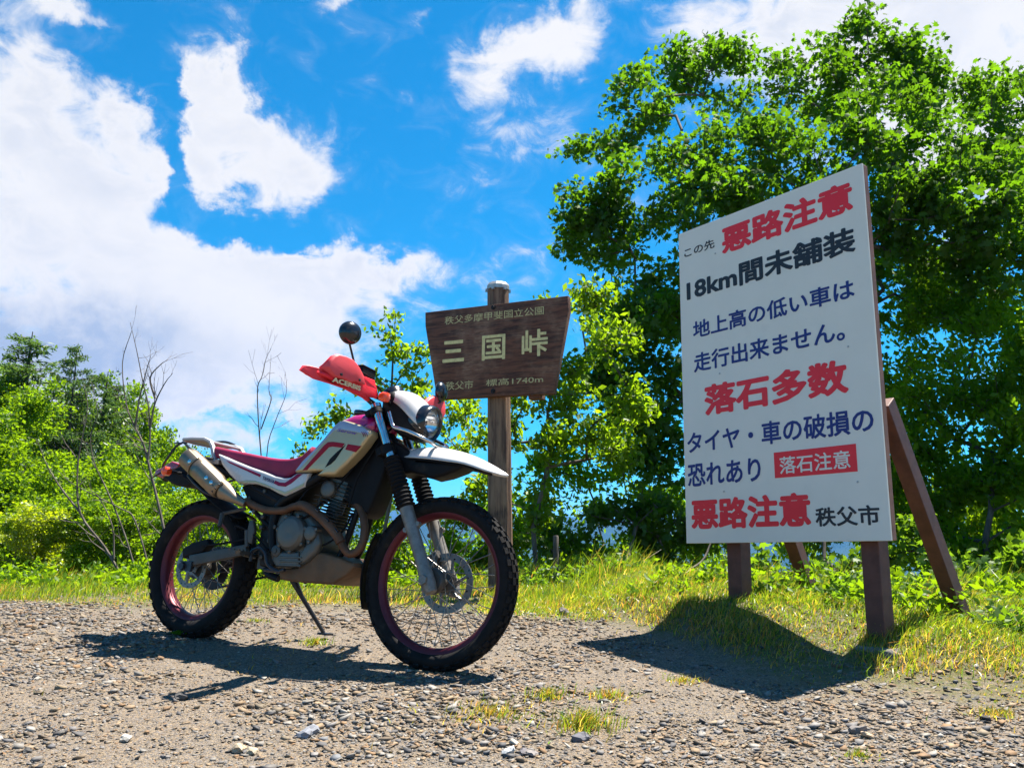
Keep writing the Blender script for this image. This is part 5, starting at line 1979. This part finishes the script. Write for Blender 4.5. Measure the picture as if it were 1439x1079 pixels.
# dark underside liner and bracket
g = G()
for i, p in enumerate(top[:7]):
    d = (top[min(i + 1, len(top) - 1)] - top[max(i - 1, 0)]).normalized()
    nn = Vector((-d.z, 0, d.x))
    for k in range(9):
        a = -1 + 2 * k / 8
        g.v.append(tuple(p + Vector((0, a * hw_[i] * .93, 0)) - nn * (.012 + dp_[i] * (.9 * abs(a) ** 1.6 + .02) + .03 * (1 - abs(a)) * (1 - i / 7))))
for i in range(6):
    for k in range(8):
        g.f.append((i * 9 + k, (i + 1) * 9 + k, (i + 1) * 9 + k + 1, i * 9 + k + 1))
un = bp('fender_liner', g, 'black_plastic', True, fend, sub=1)
un.modifiers.new('solidify', 'SOLIDIFY').thickness = .004
g = G().slab([(1.023,0.940), (1.067,0.924), (1.164,0.873), (1.214,0.827), (1.350,0.830), (1.449,0.812), (1.417,0.791), (1.350,0.767), (1.292,0.755), (1.251,0.766), (1.188,0.778), (1.134,0.766), (1.075,0.790), (1.028,0.852)], -.055, .055, .015, flatback=False)
bp('fender_bracket', g, 'black_plastic', True, bev=0)
# small rear flap of the wheel
g = G()
for i in range(9):
    a = R(150 + 52 * i / 8)
    for k in range(5):
        b = -1 + k / 2
        rr_ = .362 - .012 * b * b
        g.v.append((1.36 + math.cos(a) * rr_, b * .052, .34 + math.sin(a) * rr_))
for i in range(8):
    for k in range(4):
        g.f.append((i * 5 + k, (i + 1) * 5 + k, (i + 1) * 5 + k + 1, i * 5 + k + 1))
fl = bp('mud_flap', g, 'black_plastic', True, fend)
fl.modifiers.new('solidify', 'SOLIDIFY').thickness = .004

# ---- tank, seat, side panels
tank_out = [(0.580,0.776), (0.630,0.826), (0.680,0.878), (0.729,0.929), (0.777,0.985), (0.818,1.012), (0.848,1.021), (0.883,1.033), (0.934,1.035), (0.987,1.020), (1.018,0.992), (1.011,0.964), (0.992,0.933), (0.941,0.858), (0.887,0.802), (0.817,0.770), (0.721,0.764)]
g = G().slab(tank_out, -.105, .105, .045, flatback=False, steps=4)
tank = bp('fuel_tank', g, 'pink_paint', sub=0, angle=60)
CAPC = Vector([(0.866,0.000,1.049)][0])
g = G().lathe(CAPC + Vector((0, 0, -.004)), (.12, 0, 1), [(0, .044), (.010, .047), (.018, .044), (.021, .034), (.021, 0)], 28)
bp('tank_cap', g, 'gloss_black', parent=tank)
SH = [(0.630,0.764), (0.677,0.814), (0.726,0.865), (0.774,0.914), (0.821,0.969), (0.846,0.988), (0.873,0.995), (0.918,0.984), (0.963,0.971), (0.996,0.959), (1.025,0.944), (1.029,0.926), (0.996,0.880), (0.967,0.846), (0.917,0.798), (0.863,0.753), (0.810,0.751), (0.761,0.751), (0.787,0.772), (0.698,0.766)]
GAP = [(0.903,0.884), (0.858,0.818), (0.834,0.798), (0.806,0.785), (0.826,0.822), (0.861,0.853)]
for s in (-1, 1):
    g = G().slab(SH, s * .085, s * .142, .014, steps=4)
    sh = bp('tank_shroud', g, 'cream_bounce_plastic', angle=50)
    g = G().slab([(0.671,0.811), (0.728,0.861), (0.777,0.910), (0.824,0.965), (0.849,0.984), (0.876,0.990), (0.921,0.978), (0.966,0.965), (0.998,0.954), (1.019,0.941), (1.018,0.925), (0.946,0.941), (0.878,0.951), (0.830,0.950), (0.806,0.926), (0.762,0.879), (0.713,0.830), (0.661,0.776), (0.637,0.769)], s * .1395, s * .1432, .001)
    bp('sky_reflection_band', g, 'sky_reflection_paint', parent=sh)  # sky reflection painted along the shroud's upper part
    g = G().slab(GAP, s * .139, s * .1436, .001)
    bp('air_scoop', g, 'black_plastic', parent=sh)
    g = G().slab([(0.679,0.772), (0.784,0.883), (0.804,0.897), (0.832,0.898), (0.898,0.890), (0.884,0.871), (0.831,0.877), (0.812,0.874), (0.704,0.773)], s * .140, s * .1440, .001)
    bp('stripe', g, 'crimson_stripe', parent=sh)
    g = G().slab([(0.916,0.887), (0.989,0.877), (0.963,0.851), (0.905,0.863)], s * .140, s * .1440, .001)
    bp('stripe', g, 'crimson_stripe', parent=sh)
    a = [(0.848,0.944), (0.961,0.925)]
    tx = lettering('lettering', 'Serow', (0, 0, 1, 1), sh, 'violet_ink', .0008, .01, shear=.4)
    b0 = Vector((a[0][0], a[0][1]))
    b1 = Vector((a[1][0], a[1][1]))
    me = tx.data
    for v in me.vertices:
        u, w = (v.co.x, v.co.z)
        if s > 0:
            u = 1 - u
        q = b0 + (b1 - b0) * u
        v.co = Vector((q.x - .004 * w, s * (.1436 - v.co.y), q.y + w * .016))
    me.update()
    g = G()
    for k in range(3):
        cz = [(0.972,0.926)][0]
        g.tube([(cz[0] + .008 + k * .010, s * .1438, cz[1] + .014), (cz[0] + .020 + k * .010, s * .1438, cz[1] + .004), (cz[0] + .026 + k * .010, s * .1438, cz[1] - .010)], [.0006, .0022, .0006], 6)
    bp('emblem', g, 'plum_stripe', parent=sh)

seat_out = [(0.037,0.891), (0.068,0.894), (0.123,0.885), (0.240,0.867), (0.359,0.849), (0.428,0.839), (0.493,0.833), (0.547,0.832), (0.585,0.836), (0.621,0.848), (0.647,0.869), (0.669,0.888), (0.684,0.851), (0.647,0.802), (0.587,0.759), (0.547,0.743), (0.509,0.736), (0.386,0.758), (0.183,0.809), (0.050,0.844)]
g = G().slab(seat_out, -.105, .105, .018, flatback=False, steps=4)
bp('seat', g, 'seat_vinyl', angle=70)
SC = [(0.120,0.852), (0.173,0.838), (0.243,0.817), (0.340,0.790), (0.441,0.766), (0.507,0.748), (0.566,0.740), (0.601,0.745), (0.632,0.763), (0.702,0.763), (0.689,0.702), (0.635,0.679), (0.582,0.658), (0.544,0.667), (0.475,0.692), (0.397,0.710), (0.343,0.711), (0.313,0.705), (0.269,0.718), (0.216,0.751), (0.159,0.795)]
for s in (-1, 1):
    g = G().slab(SC, s * .09, s * .128, .012, steps=4)
    sc = bp('side_cover', g, 'white_plastic', angle=50)
    g = G().slab([(0.186,0.820), (0.421,0.754), (0.417,0.742), (0.208,0.807)], s * .126, s * .1295, .0008)
    bp('stripe', g, 'plum_stripe', parent=sc)
    g = G().slab([(0.513,0.728), (0.543,0.719), (0.573,0.718), (0.592,0.728), (0.641,0.758), (0.670,0.758), (0.611,0.715), (0.580,0.700), (0.537,0.703), (0.507,0.714)], s * .126, s * .1295, .0008)
    bp('stripe', g, 'plum_stripe', parent=sc)
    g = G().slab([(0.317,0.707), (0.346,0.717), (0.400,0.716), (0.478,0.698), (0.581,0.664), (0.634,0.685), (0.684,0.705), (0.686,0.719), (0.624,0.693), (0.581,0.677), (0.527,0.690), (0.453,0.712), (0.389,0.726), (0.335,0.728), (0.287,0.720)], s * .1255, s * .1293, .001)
    bp('ground_reflection_edge', g, 'cream_bounce_plastic', parent=sc)  # golden reflection of the ground, painted along the cover's lower edge
    a = [(0.432,0.731), (0.508,0.712)]
    tx = lettering('lettering', 'YAMAHA', (0, 0, 1, 1), sc, 'navy_ink', .0008, .03)
    b0, b1 = Vector(a[0]), Vector(a[1])
    for v in tx.data.vertices:
        u, w = v.co.x, v.co.z
        if s > 0:
            u = 1 - u
        q = b0 + (b1 - b0) * u
        v.co = Vector((q.x + .003 * w, s * (.1286 - v.co.y), q.y + w * .017))
    tx.data.update()
# dark airbox panels under the side covers
g = G().slab([(0.279,0.701), (0.321,0.718), (0.376,0.712), (0.455,0.694), (0.561,0.660), (0.616,0.683), (0.670,0.706), (0.684,0.767), (0.774,0.767), (0.738,0.741), (0.646,0.677), (0.563,0.625), (0.530,0.579), (0.457,0.597), (0.363,0.627), (0.322,0.649)], -.105, .105, .015, flatback=False)
bp('airbox', g, 'black_plastic')
g = G()
for u in [(0.437,-0.107,0.681), (0.549,-0.107,0.641), (0.347,-0.107,0.647)]:
    g.lathe(u, (0, -1, 0), [(-.004, .009), (.004, .009), (.006, 0)], 10)
bp('panel_screw', g, 'cast_alloy')

# ---- frame
fr = G()
for s in (-1, 1):
    fr.tube(catmull([STM(.70) + Vector((0, s * .03, 0)), (.93, s * .06, .86)] + [(x, s * .10, z) for x, z in [(0.755,0.756), (0.636,0.682), (0.544,0.632)]] + [(x, s * .105, z) for x, z in [(0.521,0.580), (0.518,0.507), (0.540,0.414)]], 5), .0195, 12)
    fr.tube(catmull([(.50, s * .09, .34), (.52, s * .095, .315), (.58, s * .09, .30)], 4), .016, 10)
    fr.tube([(x, s * .10, z) for x, z in [(0.544,0.632), (0.327,0.707), (0.074,0.797)]] + [(-.12, s * .075, .80)], .012, 8)
    fr.tube([(x, s * .10, z) for x, z in [(0.513,0.507), (0.336,0.621), (0.219,0.679)]], .011, 8)
    fr.tube(catmull([STM(.60) + Vector((-.02, s * .015, 0)), (.95, s * .045, .66), (.90, s * .06, .46), (.84, s * .05, .36)], 5), .014, 10)
part('frame', fr, 'frame_black', bike)
g = G().slab([(0.957,0.961), (1.002,0.979), (1.034,0.940), (1.077,0.852), (1.064,0.784), (1.028,0.667), (1.006,0.605), (0.968,0.583), (0.926,0.628), (0.834,0.663), (0.784,0.767), (0.854,0.809), (0.909,0.866)], -.062, .062, .012, flatback=False)
bp('inner_panel', g, 'black_plastic')
g = G().slab([(0.455,0.636), (0.521,0.653), (0.557,0.603), (0.529,0.525), (0.526,0.456), (0.563,0.370), (0.536,0.338), (0.461,0.349), (0.436,0.426), (0.438,0.506), (0.432,0.580)], -.10, .10, .012, flatback=False)
bp('frame_plate', g, 'frame_black')
g = G()
for u in [(0.398,-0.115,0.588), (0.456,-0.115,0.564), (0.457,-0.115,0.516), (0.513,-0.112,0.459), (0.414,-0.115,0.492), (0.483,-0.115,0.388), (0.534,-0.112,0.522)]:
    g.lathe(u, (0, -1, 0), [(-.012, .010), (.004, .010), (.006, .006), (.006, 0)], 8)
bp('frame_bolt', g, 'cast_alloy')

# ---- engine
g = G()
g.slab([(0.502,0.423), (0.515,0.468), (0.526,0.541), (0.557,0.603), (0.622,0.617), (0.718,0.588), (0.776,0.534), (0.803,0.468), (0.788,0.418), (0.698,0.356), (0.580,0.349), (0.534,0.369)], -.105, .105, .02, flatback=False)
eng = bp('engine', g, 'case_grey')
g = G().slab([(0.578,0.413), (0.701,0.419), (0.716,0.356), (0.582,0.348), (0.551,0.380)], -.124, -.09, .01, flatback=False)
for z0 in (783, 788, 793):
    q = [(0.593,0.389), (0.727,0.393)]
    (xa, za), (xb, zb_) = q
    dz = -(z0 - 784) / 1170 * 4.0
    g.tube([(xa + .01, -.124, za + dz), (xb, -.124, zb_ + dz)], .0045, 6)
bp('crankcase_cover', g, 'case_grey', parent=eng)
cc = [(0.650,-0.145,0.497)][0]
g = G().lathe(Vector(cc) + Vector((0, .06, 0)), (0, -1, 0), [(0, .077), (.045, .077), (.052, .073), (.056, .066), (.060, .064), (.062, .060), (.062, .02), (.060, 0)], 40)
for k in range(7):
    a = k * 2 * math.pi / 7 + .3
    q = Vector(cc) + Vector((math.cos(a) * .079, .025, math.sin(a) * .079))
    g.lathe(q, (0, -1, 0), [(-.03, .010), (.012, .009), (.014, .005), (.016, 0)], 8)
bp('clutch_cover', g, 'case_grey', parent=eng)
oc = [(0.760,-0.140,0.501)][0]
g = G().lathe(Vector(oc) + Vector((0, .05, 0)), (0, -1, 0), [(0, .034), (.040, .034), (.046, .030), (.048, .024), (.049, 0)], 28)
for k in range(3):
    a = k * 2.094 + .5
    g.lathe(Vector(oc) + Vector((math.cos(a) * .036, .02, math.sin(a) * .036)), (0, -1, 0), [(-.02, .009), (.014, .008), (.016, 0)], 8)
bp('oil_filter_cover', g, 'case_grey', parent=eng)
oc = [(0.574,-0.130,0.417)][0]
g = G().lathe(Vector(oc) + Vector((0, .03, 0)), (0, -1, 0), [(0, .026), (.026, .026), (.030, .020), (.030, .010), (.034, .010), (.034, 0)], 24)
bp('pivot_cover', g, 'cast_alloy', parent=eng)
g = G().slab([(0.702,0.413), (0.721,0.444), (0.776,0.495), (0.798,0.508), (0.814,0.460), (0.801,0.421), (0.756,0.379), (0.712,0.356)], -.125, -.08, .02, flatback=False)
bp('generator_cover', g, 'case_grey', parent=eng)
# cylinder, leaning a little forward, with its cooling fins
q = [(0.738,0.541), (0.773,0.692), (0.792,0.772)]
b0, b1, b2 = (Vector((x, 0, z)) for x, z in q)
axis = (b2 - b0).normalized()
fwd = Vector((axis.z, 0, -axis.x))
rotc = Matrix((fwd, Vector((0, 1, 0)), axis)).transposed()
b0 = b0 + fwd * .035
g = G()
g.tube([b0, b0 + axis * .13], .05, 20)
L_ = .135
for k in range(9):
    c = b0 + axis * (.012 + k * .0145)
    g.box(c, (.135 - .004 * (k % 2), .15, .0045), rot=rotc)
bp('cylinder', g, 'cast_alloy', parent=eng, bev=.001)
g = G()
c = b0 + axis * .175
g.box(c, (.115, .125, .085), rot=rotc)
g.box(b0 + axis * .225, (.10, .10, .03), rot=rotc)
for k in range(4):
    g.box(b0 + axis * (.150 + k * .017) + fwd * .03, (.10, .15, .004), rot=rotc)
bp('cylinder_head', g, 'case_grey', parent=eng, bev=.006)
hc = [(0.781,-0.085,0.698)][0]
g = G().lathe(Vector(hc) + Vector((0, .03, 0)), (0, -1, 0), [(0, .040), (.024, .040), (.030, .036), (.033, .026), (.034, 0)], 24)
bp('cam_cover', g, 'case_grey', parent=eng)
# ladder of fins seen beside the head
for (u0, v0, u1, v1) in ():
    pass
for base, n_ in (([(0.858,-0.075,0.592), (0.874,-0.075,0.636)], 5), ([(0.717,-0.080,0.619), (0.732,-0.080,0.673)], 4)):
    g = G()
    p0, p1 = Vector(base[0]), Vector(base[1])
    for k in range(n_):
        q_ = p0 + (p1 - p0) * k / (n_ - 1)
        g.tube([q_ + Vector((-.018, 0, 0)), q_ + Vector((.018, 0, -.004))], .0022, 5)
    g.tube([p0 + Vector((.018, 0, -.004)), p1 + Vector((.018, 0, -.004))], .0022, 5)
    bp('cooling_fin', g, 'cast_alloy', parent=eng)
# ---- exhaust
pipe = [Vector(p) for p in [(0.857,-0.030,0.666), (0.945,-0.050,0.628), (0.995,-0.070,0.567), (1.016,-0.085,0.494), (1.006,-0.100,0.442), (0.971,-0.110,0.425), (0.941,-0.120,0.452), (0.907,-0.125,0.495), (0.844,-0.130,0.546), (0.769,-0.130,0.593), (0.704,-0.130,0.618), (0.639,-0.125,0.612), (0.578,-0.120,0.595), (0.467,-0.120,0.596), (0.346,-0.125,0.631)]]
ex = bp('exhaust_pipe', G().tube(catmull(pipe, 5), .0168, 14), 'rusty_pipe')
g = G()
hs = catmull([Vector(p) for p in [(0.932,-0.127,0.469), (0.913,-0.132,0.495), (0.850,-0.137,0.546), (0.775,-0.137,0.592), (0.710,-0.137,0.617), (0.676,-0.135,0.616)]], 5)
g.tube(hs, [.021] * len(hs), 14)
hsd = bp('heat_shield', g, 'rusty_pipe', parent=ex)
g = G()
for k in (6, 10, 14):
    if k < len(hs) - 1:
        d = (hs[k + 1] - hs[k]).normalized()
        g.tube([hs[k] + Vector((0.012, -.014, .013)) - d * .012, hs[k] + Vector((0.012, -.014, .013)) + d * .012], .0045, 8)
bp('slot', g, 'gloss_black', parent=ex)
m0, m1, m2, m3 = (Vector(p) for p in [(-0.009,-0.185,0.829), (0.211,-0.165,0.689), (0.307,-0.150,0.637), (0.359,-0.135,0.617)])
ax = (m1 - m0)
g = G().tube([m0 + ax * .02, m0, m0 + ax * .03, m0 + ax * .10, m0 + ax * .9, m1, m1 + (m2 - m1) * .35, m2, m3],
             [.030, .043, .047, .049, .049, .041, .042, .022, .018], 28)
muf = bp('muffler', g, 'muffler_steel', angle=50)
g = G()
axn = ax.normalized()
u_ = Vector((0, -1, 0)) - axn * axn.dot(Vector((0, -1, 0)))
u_.normalize()
w_ = axn.cross(u_)
if w_.z < 0:
    w_ = -w_


def shell(t0, t1, a0, a1, r, n=12, m=8):
    o = len(g.v)
    for i in range(m + 1):
        t = t0 + (t1 - t0) * i / m
        for k in range(n + 1):
            a = a0 + (a1 - a0) * k / n
            e = u_ * math.cos(a) + w_ * math.sin(a)
            rr = r if t < 1 else r * (1 - (t - 1) * 1.2)
            g.v.append(tuple(m0 + ax * t + e * rr))
    for i in range(m):
        for k in range(n):
            j = o + i * (n + 1) + k
            g.f.append((j, j + 1, j + n + 2, j + n + 1))


shell(.02, .34, -1.2, 1.0, .0515)
shell(.37, 1.12, -1.1, .95, .0515)
hsp = bp('muffler_shield', g, 'muffler_steel', parent=muf)
hsp.modifiers.new('solidify', 'SOLIDIFY').thickness = .003
g = G()
for t in (.27, .80, .95):
    e = u_ * math.cos(.2) + w_ * math.sin(.2)
    g.lathe(m0 + ax * t + e * .0515, e, [(0, .010), (.004, .010), (.006, .006), (.006, 0)], 12)
bp('shield_bolt', g, 'chrome', parent=muf)
g = G()
for t, a in ((.14, .82), (.48, .80), (.66, .80), (1.02, .1), (1.06, -.4), (1.10, .5), (1.09, .05)):
    e = u_ * math.cos(a) + w_ * math.sin(a)
    L2 = .018 if a > .6 else .004
    g.tube([m0 + ax * t + e * .050 - axn * L2, m0 + ax * t + e * .050 + axn * L2], .0042, 8)
bp('slot', g, 'gloss_black', parent=muf)
g = G().tube(catmull([(-0.021,-0.160,0.742), (0.038,-0.170,0.707), (0.110,-0.180,0.672), (0.151,-0.180,0.656), (0.204,-0.170,0.644), (0.265,-0.160,0.632)], 4), .006, 8)
bp('bag_guard', g, 'black_steel')

# ---- skid plate
g = G().slab([(0.583,0.340), (0.692,0.354), (0.701,0.371), (0.720,0.399), (0.756,0.420), (0.827,0.424), (0.912,0.409), (0.991,0.390), (0.997,0.372), (0.965,0.336), (0.898,0.296), (0.822,0.293), (0.699,0.292), (0.598,0.296)], -.105, .105, .012, flatback=False)
bp('skid_plate', g, 'muddy_guard')

# ---- swingarm, chain, pegs, brake
g = G()
q = [(0.020,0.372), (0.375,0.441), (0.385,0.394), (0.033,0.320)]
for s in (-1, 1):
    g.slab([(x, z) for x, z in q], s * .085, s * .112, .005, flatback=False)
g.box((.47, 0, .365), (.06, .18, .06))
part('swingarm', g, 'cast_alloy', bike, bev=.002)
g = G()
for s in (-1, 1):
    g.tube([(0, s * .112, .321), (0, s * .13, .321)], .018, 6)
    g.box((.02, s * .113, .322), (.07, .012, .045))
bp('chain_adjuster', g, 'black_steel')
g = G()
ch = [(0, .075, .321 + .100), (.46, .075, .43)], [(0, .075, .321 - .100), (.46, .075, .33)]
for a, b in ch:
    a, b = Vector(a), Vector(b)
    n = 34
    for k in range(n):
        g.box(a + (b - a) * (k + .5) / n, (.011, .010 if k % 2 else .016, .010))
part('chain', g, 'black_steel', bike)
g = G().slab([(-0.046,0.400), (0.015,0.430), (0.105,0.453), (0.130,0.428), (0.091,0.390), (0.010,0.369), (-0.035,0.357)], -.10, -.055, .008, flatback=False)
bp('rear_brake_caliper', g, 'black_plastic')
g = G().slab([(0.380,0.446), (0.386,0.545), (0.408,0.546), (0.425,0.502), (0.421,0.441)], -.125, -.105, .005, flatback=False)
g.tube([(x, -.12, z) for x, z in [(0.377,0.500), (0.393,0.428)]], .010, 8)
bp('brake_cylinder', g, 'cast_alloy')
(px_, pz_) = [(0.431,0.398)][0]
g = G()
g.box((px_, -.20, pz_), (.045, .085, .016))
for k in range(6):
    g.box((px_ + (-.02 if k % 2 else .02), -.165 - k * .015, pz_ + .010), (.004, .008, .010))
g.tube([(px_, -.10, pz_ - .01), (px_, -.17, pz_ - .004)], .011, 8)
bp('foot_peg', g, 'cast_alloy')
g = G().mirror() if False else G().box((px_, .20, pz_), (.045, .085, .016))
g.tube([(px_, .10, pz_ - .01), (px_, .17, pz_ - .004)], .011, 8)
bp('foot_peg', g, 'cast_alloy')
g = G().tube(catmull([(x, -.135, z) for x, z in [(0.443,0.366), (0.443,0.407), (0.482,0.424), (0.520,0.407), (0.546,0.359), (0.588,0.337), (0.619,0.330)]], 4), .0085, 8)
g.tube([(x, -.135, z) for x, z in [(0.534,0.334), (0.619,0.330), (0.649,0.341)]], .008, 8)
bp('brake_pedal', g, 'black_steel')
for s in (-1, 1):
    (px_, pz_) = [(0.229,0.569)][0]
    (qx_, qz_) = [(0.249,0.507)][0]
    g = G().tube([(px_, s * .14, pz_), (qx_, s * .165, qz_)], [.011, .009], 8)
    g.tube([(px_, s * .14, pz_), (px_ + .10, s * .10, pz_ + .03)], .008, 8)
    bp('passenger_peg', g, 'cast_alloy')
# shock absorber
g = G().tube([(.36, 0, .40), (.50, 0, .62)], .018, 12)
bp('shock_absorber', g, 'black_steel')
g = G()
sp = []
for i in range(120):
    t = i / 119
    a = t * 2 * math.pi * 8
    c = Vector((.375, 0, .425)).lerp(Vector((.49, 0, .60)), t)
    sp.append(c + Vector((math.cos(a) * .034, math.sin(a) * .036, 0)))
g.tube(sp, .005, 6)
bp('spring', g, 'black_steel')

# ---- kickstand
ft = [(0.599,0.235,0.071)][0]
tp_ = [(0.468,0.100,0.312)][0]
g = G().tube([Vector(tp_) + Vector((0, 0, .05)), tp_, ft], [.014, .012, .009], 10)
g.box(Vector(ft) + Vector((0, .012, -.004)), (.055, .05, .010))
g.tube([Vector(tp_) + Vector((.02, .0, .02)), Vector(tp_).lerp(Vector(ft), .45)], .006, 8)
bp('kickstand', g, 'black_steel')

# ---- rear fender, lamp, rack
g = G()
cl = [(-0.432,0.764), (-0.354,0.798), (-0.273,0.813), (-0.174,0.791), (-0.060,0.738), (0.033,0.676), (0.152,0.616), (0.263,0.578)]
hw2 = [.05, .065, .07, .075, .075, .075, .07, .06]
for i, (x, z) in enumerate(cl):
    for k in range(7):
        a = -1 + k / 3
        g.v.append((x, a * hw2[i], z - .03 * abs(a) ** 2))
for i in range(len(cl) - 1):
    for k in range(6):
        g.f.append((i * 7 + k, (i + 1) * 7 + k, (i + 1) * 7 + k + 1, i * 7 + k + 1))
rf = bp('rear_fender', g, 'black_plastic', sub=1)
rf.modifiers.new('solidify', 'SOLIDIFY').thickness = .005
g = G().slab([(-0.334,0.744), (-0.226,0.706), (-0.151,0.698), (-0.100,0.716), (-0.050,0.759), (0.029,0.759), (0.014,0.823), (-0.092,0.851), (-0.177,0.823), (-0.252,0.794), (-0.320,0.772)], -.055, .055, .012, flatback=False)
bp('tail_body', g, 'black_plastic')
g = G().slab([(-0.394,0.761), (-0.387,0.783), (-0.333,0.801), (-0.301,0.779), (-0.294,0.754), (-0.333,0.743)], -.058, .058, .008, flatback=False)
bp('tail_light', g, 'red_lens')
g = G().slab([(-0.345,0.803), (-0.289,0.832), (-0.228,0.817), (-0.241,0.788), (-0.292,0.781), (-0.329,0.781)], -.05, .05, .008, flatback=False)
bp('tail_light_top', g, 'red_lens')
for s in (-1, 1):
    g = G()
    c = Vector((([(-0.217,0.768)][0])[0], s * .12, ([(-0.217,0.768)][0])[1]))
    g.tube([(c.x + .04, s * .05, c.z), c], .007, 8)
    sg_ = bp('rear_turn_signal', g, 'black_plastic')
    g = G().lathe(c, (0, s, 0), [(-.012, .012), (-.008, .022), (.02, .022), (.028, .014), (.03, 0)], 20)
    bp('signal_lens', g, 'orange_lens', parent=sg_)
# grab rack: flat alloy loop
out = [(x, z) for x, z in [(-0.177,0.933), (-0.096,0.932), (-0.015,0.929), (0.027,0.916), (0.048,0.891), (0.083,0.819)]]
lp = [(x, -.10 if i else -.085, z) for i, (x, z) in enumerate(out)]
g = G().tube(lp, .0115, 8, squash=1.2)
g.tube([(x, -y, z) for x, y, z in lp], .0115, 8, squash=1.2)
g.tube([lp[0], (lp[0][0] - .01, 0, lp[0][2]), (lp[0][0], .085, lp[0][2])], .0115, 8)
g.tube([lp[3], (lp[3][0], .10, lp[3][2])], .008, 8)
g.box((lp[2][0] - .06, 0, lp[2][2] + .0), (.11, .20, .008))
g.box((lp[5][0] + .008, -.10, lp[5][2] - .002), (.05, .022, .022))
bp('grab_rack', g, 'rack_alloy', bev=0)
g = G()
for s in (-1, 1):
    P0 = [(-0.151,-0.110,0.916), (-0.183,-0.125,0.890), (-0.210,-0.135,0.840), (-0.244,-0.130,0.799), (-0.261,-0.110,0.784), (-0.254,-0.080,0.776)]
    g.tube(catmull([(x, s * -y, z) for x, y, z in P0], 4), .0062, 8)
    P0 = [(-0.151,-0.110,0.916), (-0.050,-0.140,0.870), (0.031,-0.150,0.824)]
    g.tube([(x, s * -y, z) for x, y, z in P0], .0062, 8)
    P0 = [(0.077,-0.110,0.830), (0.062,-0.140,0.830), (0.031,-0.150,0.824), (0.014,-0.165,0.803), (-0.016,-0.155,0.777), (-0.065,-0.120,0.748)]
    g.tube(catmull([(x, s * -y, z) for x, y, z in P0], 4), .0062, 8)
g.tube(catmull([(-0.202,0.120,0.959), (-0.114,0.120,0.960), (-0.032,0.120,0.938), (0.032,0.120,0.906), (0.061,0.110,0.879)], 4), .0065, 8)
g.tube(catmull([(x, -y * 1.0, z - .05) for x, y, z in [(-0.202,0.120,0.959), (-0.114,0.120,0.960)]], 4), .004, 6)
bp('luggage_rail', g, 'black_steel')

wp_ = [(-1.534,4.113)][0]
rs = np.random.RandomState(2)
root = empty('weed', (wp_[0], wp_[1], z_at(*wp_)), label='small flat green weed leaf lying against the foot of the rear tyre', cat='weed')
g = G()
for k in range(7):
    a = -2.8 + k * .45
    q = [Vector((0, -.02, .0)), Vector((math.cos(a) * .04, math.sin(a) * .02 - .03, .035)), Vector((math.cos(a) * .085, math.sin(a) * .05 - .03, .02))]
    sd = Vector((-math.sin(a), math.cos(a), 0)) * .022
    o_ = len(g.v)
    g.v += [tuple(q[0]), tuple(q[1] + sd), tuple(q[2]), tuple(q[1] - sd)]
    g.f += [(o_, o_ + 1, o_ + 2), (o_, o_ + 2, o_ + 3)]
link('leaf', g.mesh('leaf'), 'shade_leaf', root, kind='stuff')
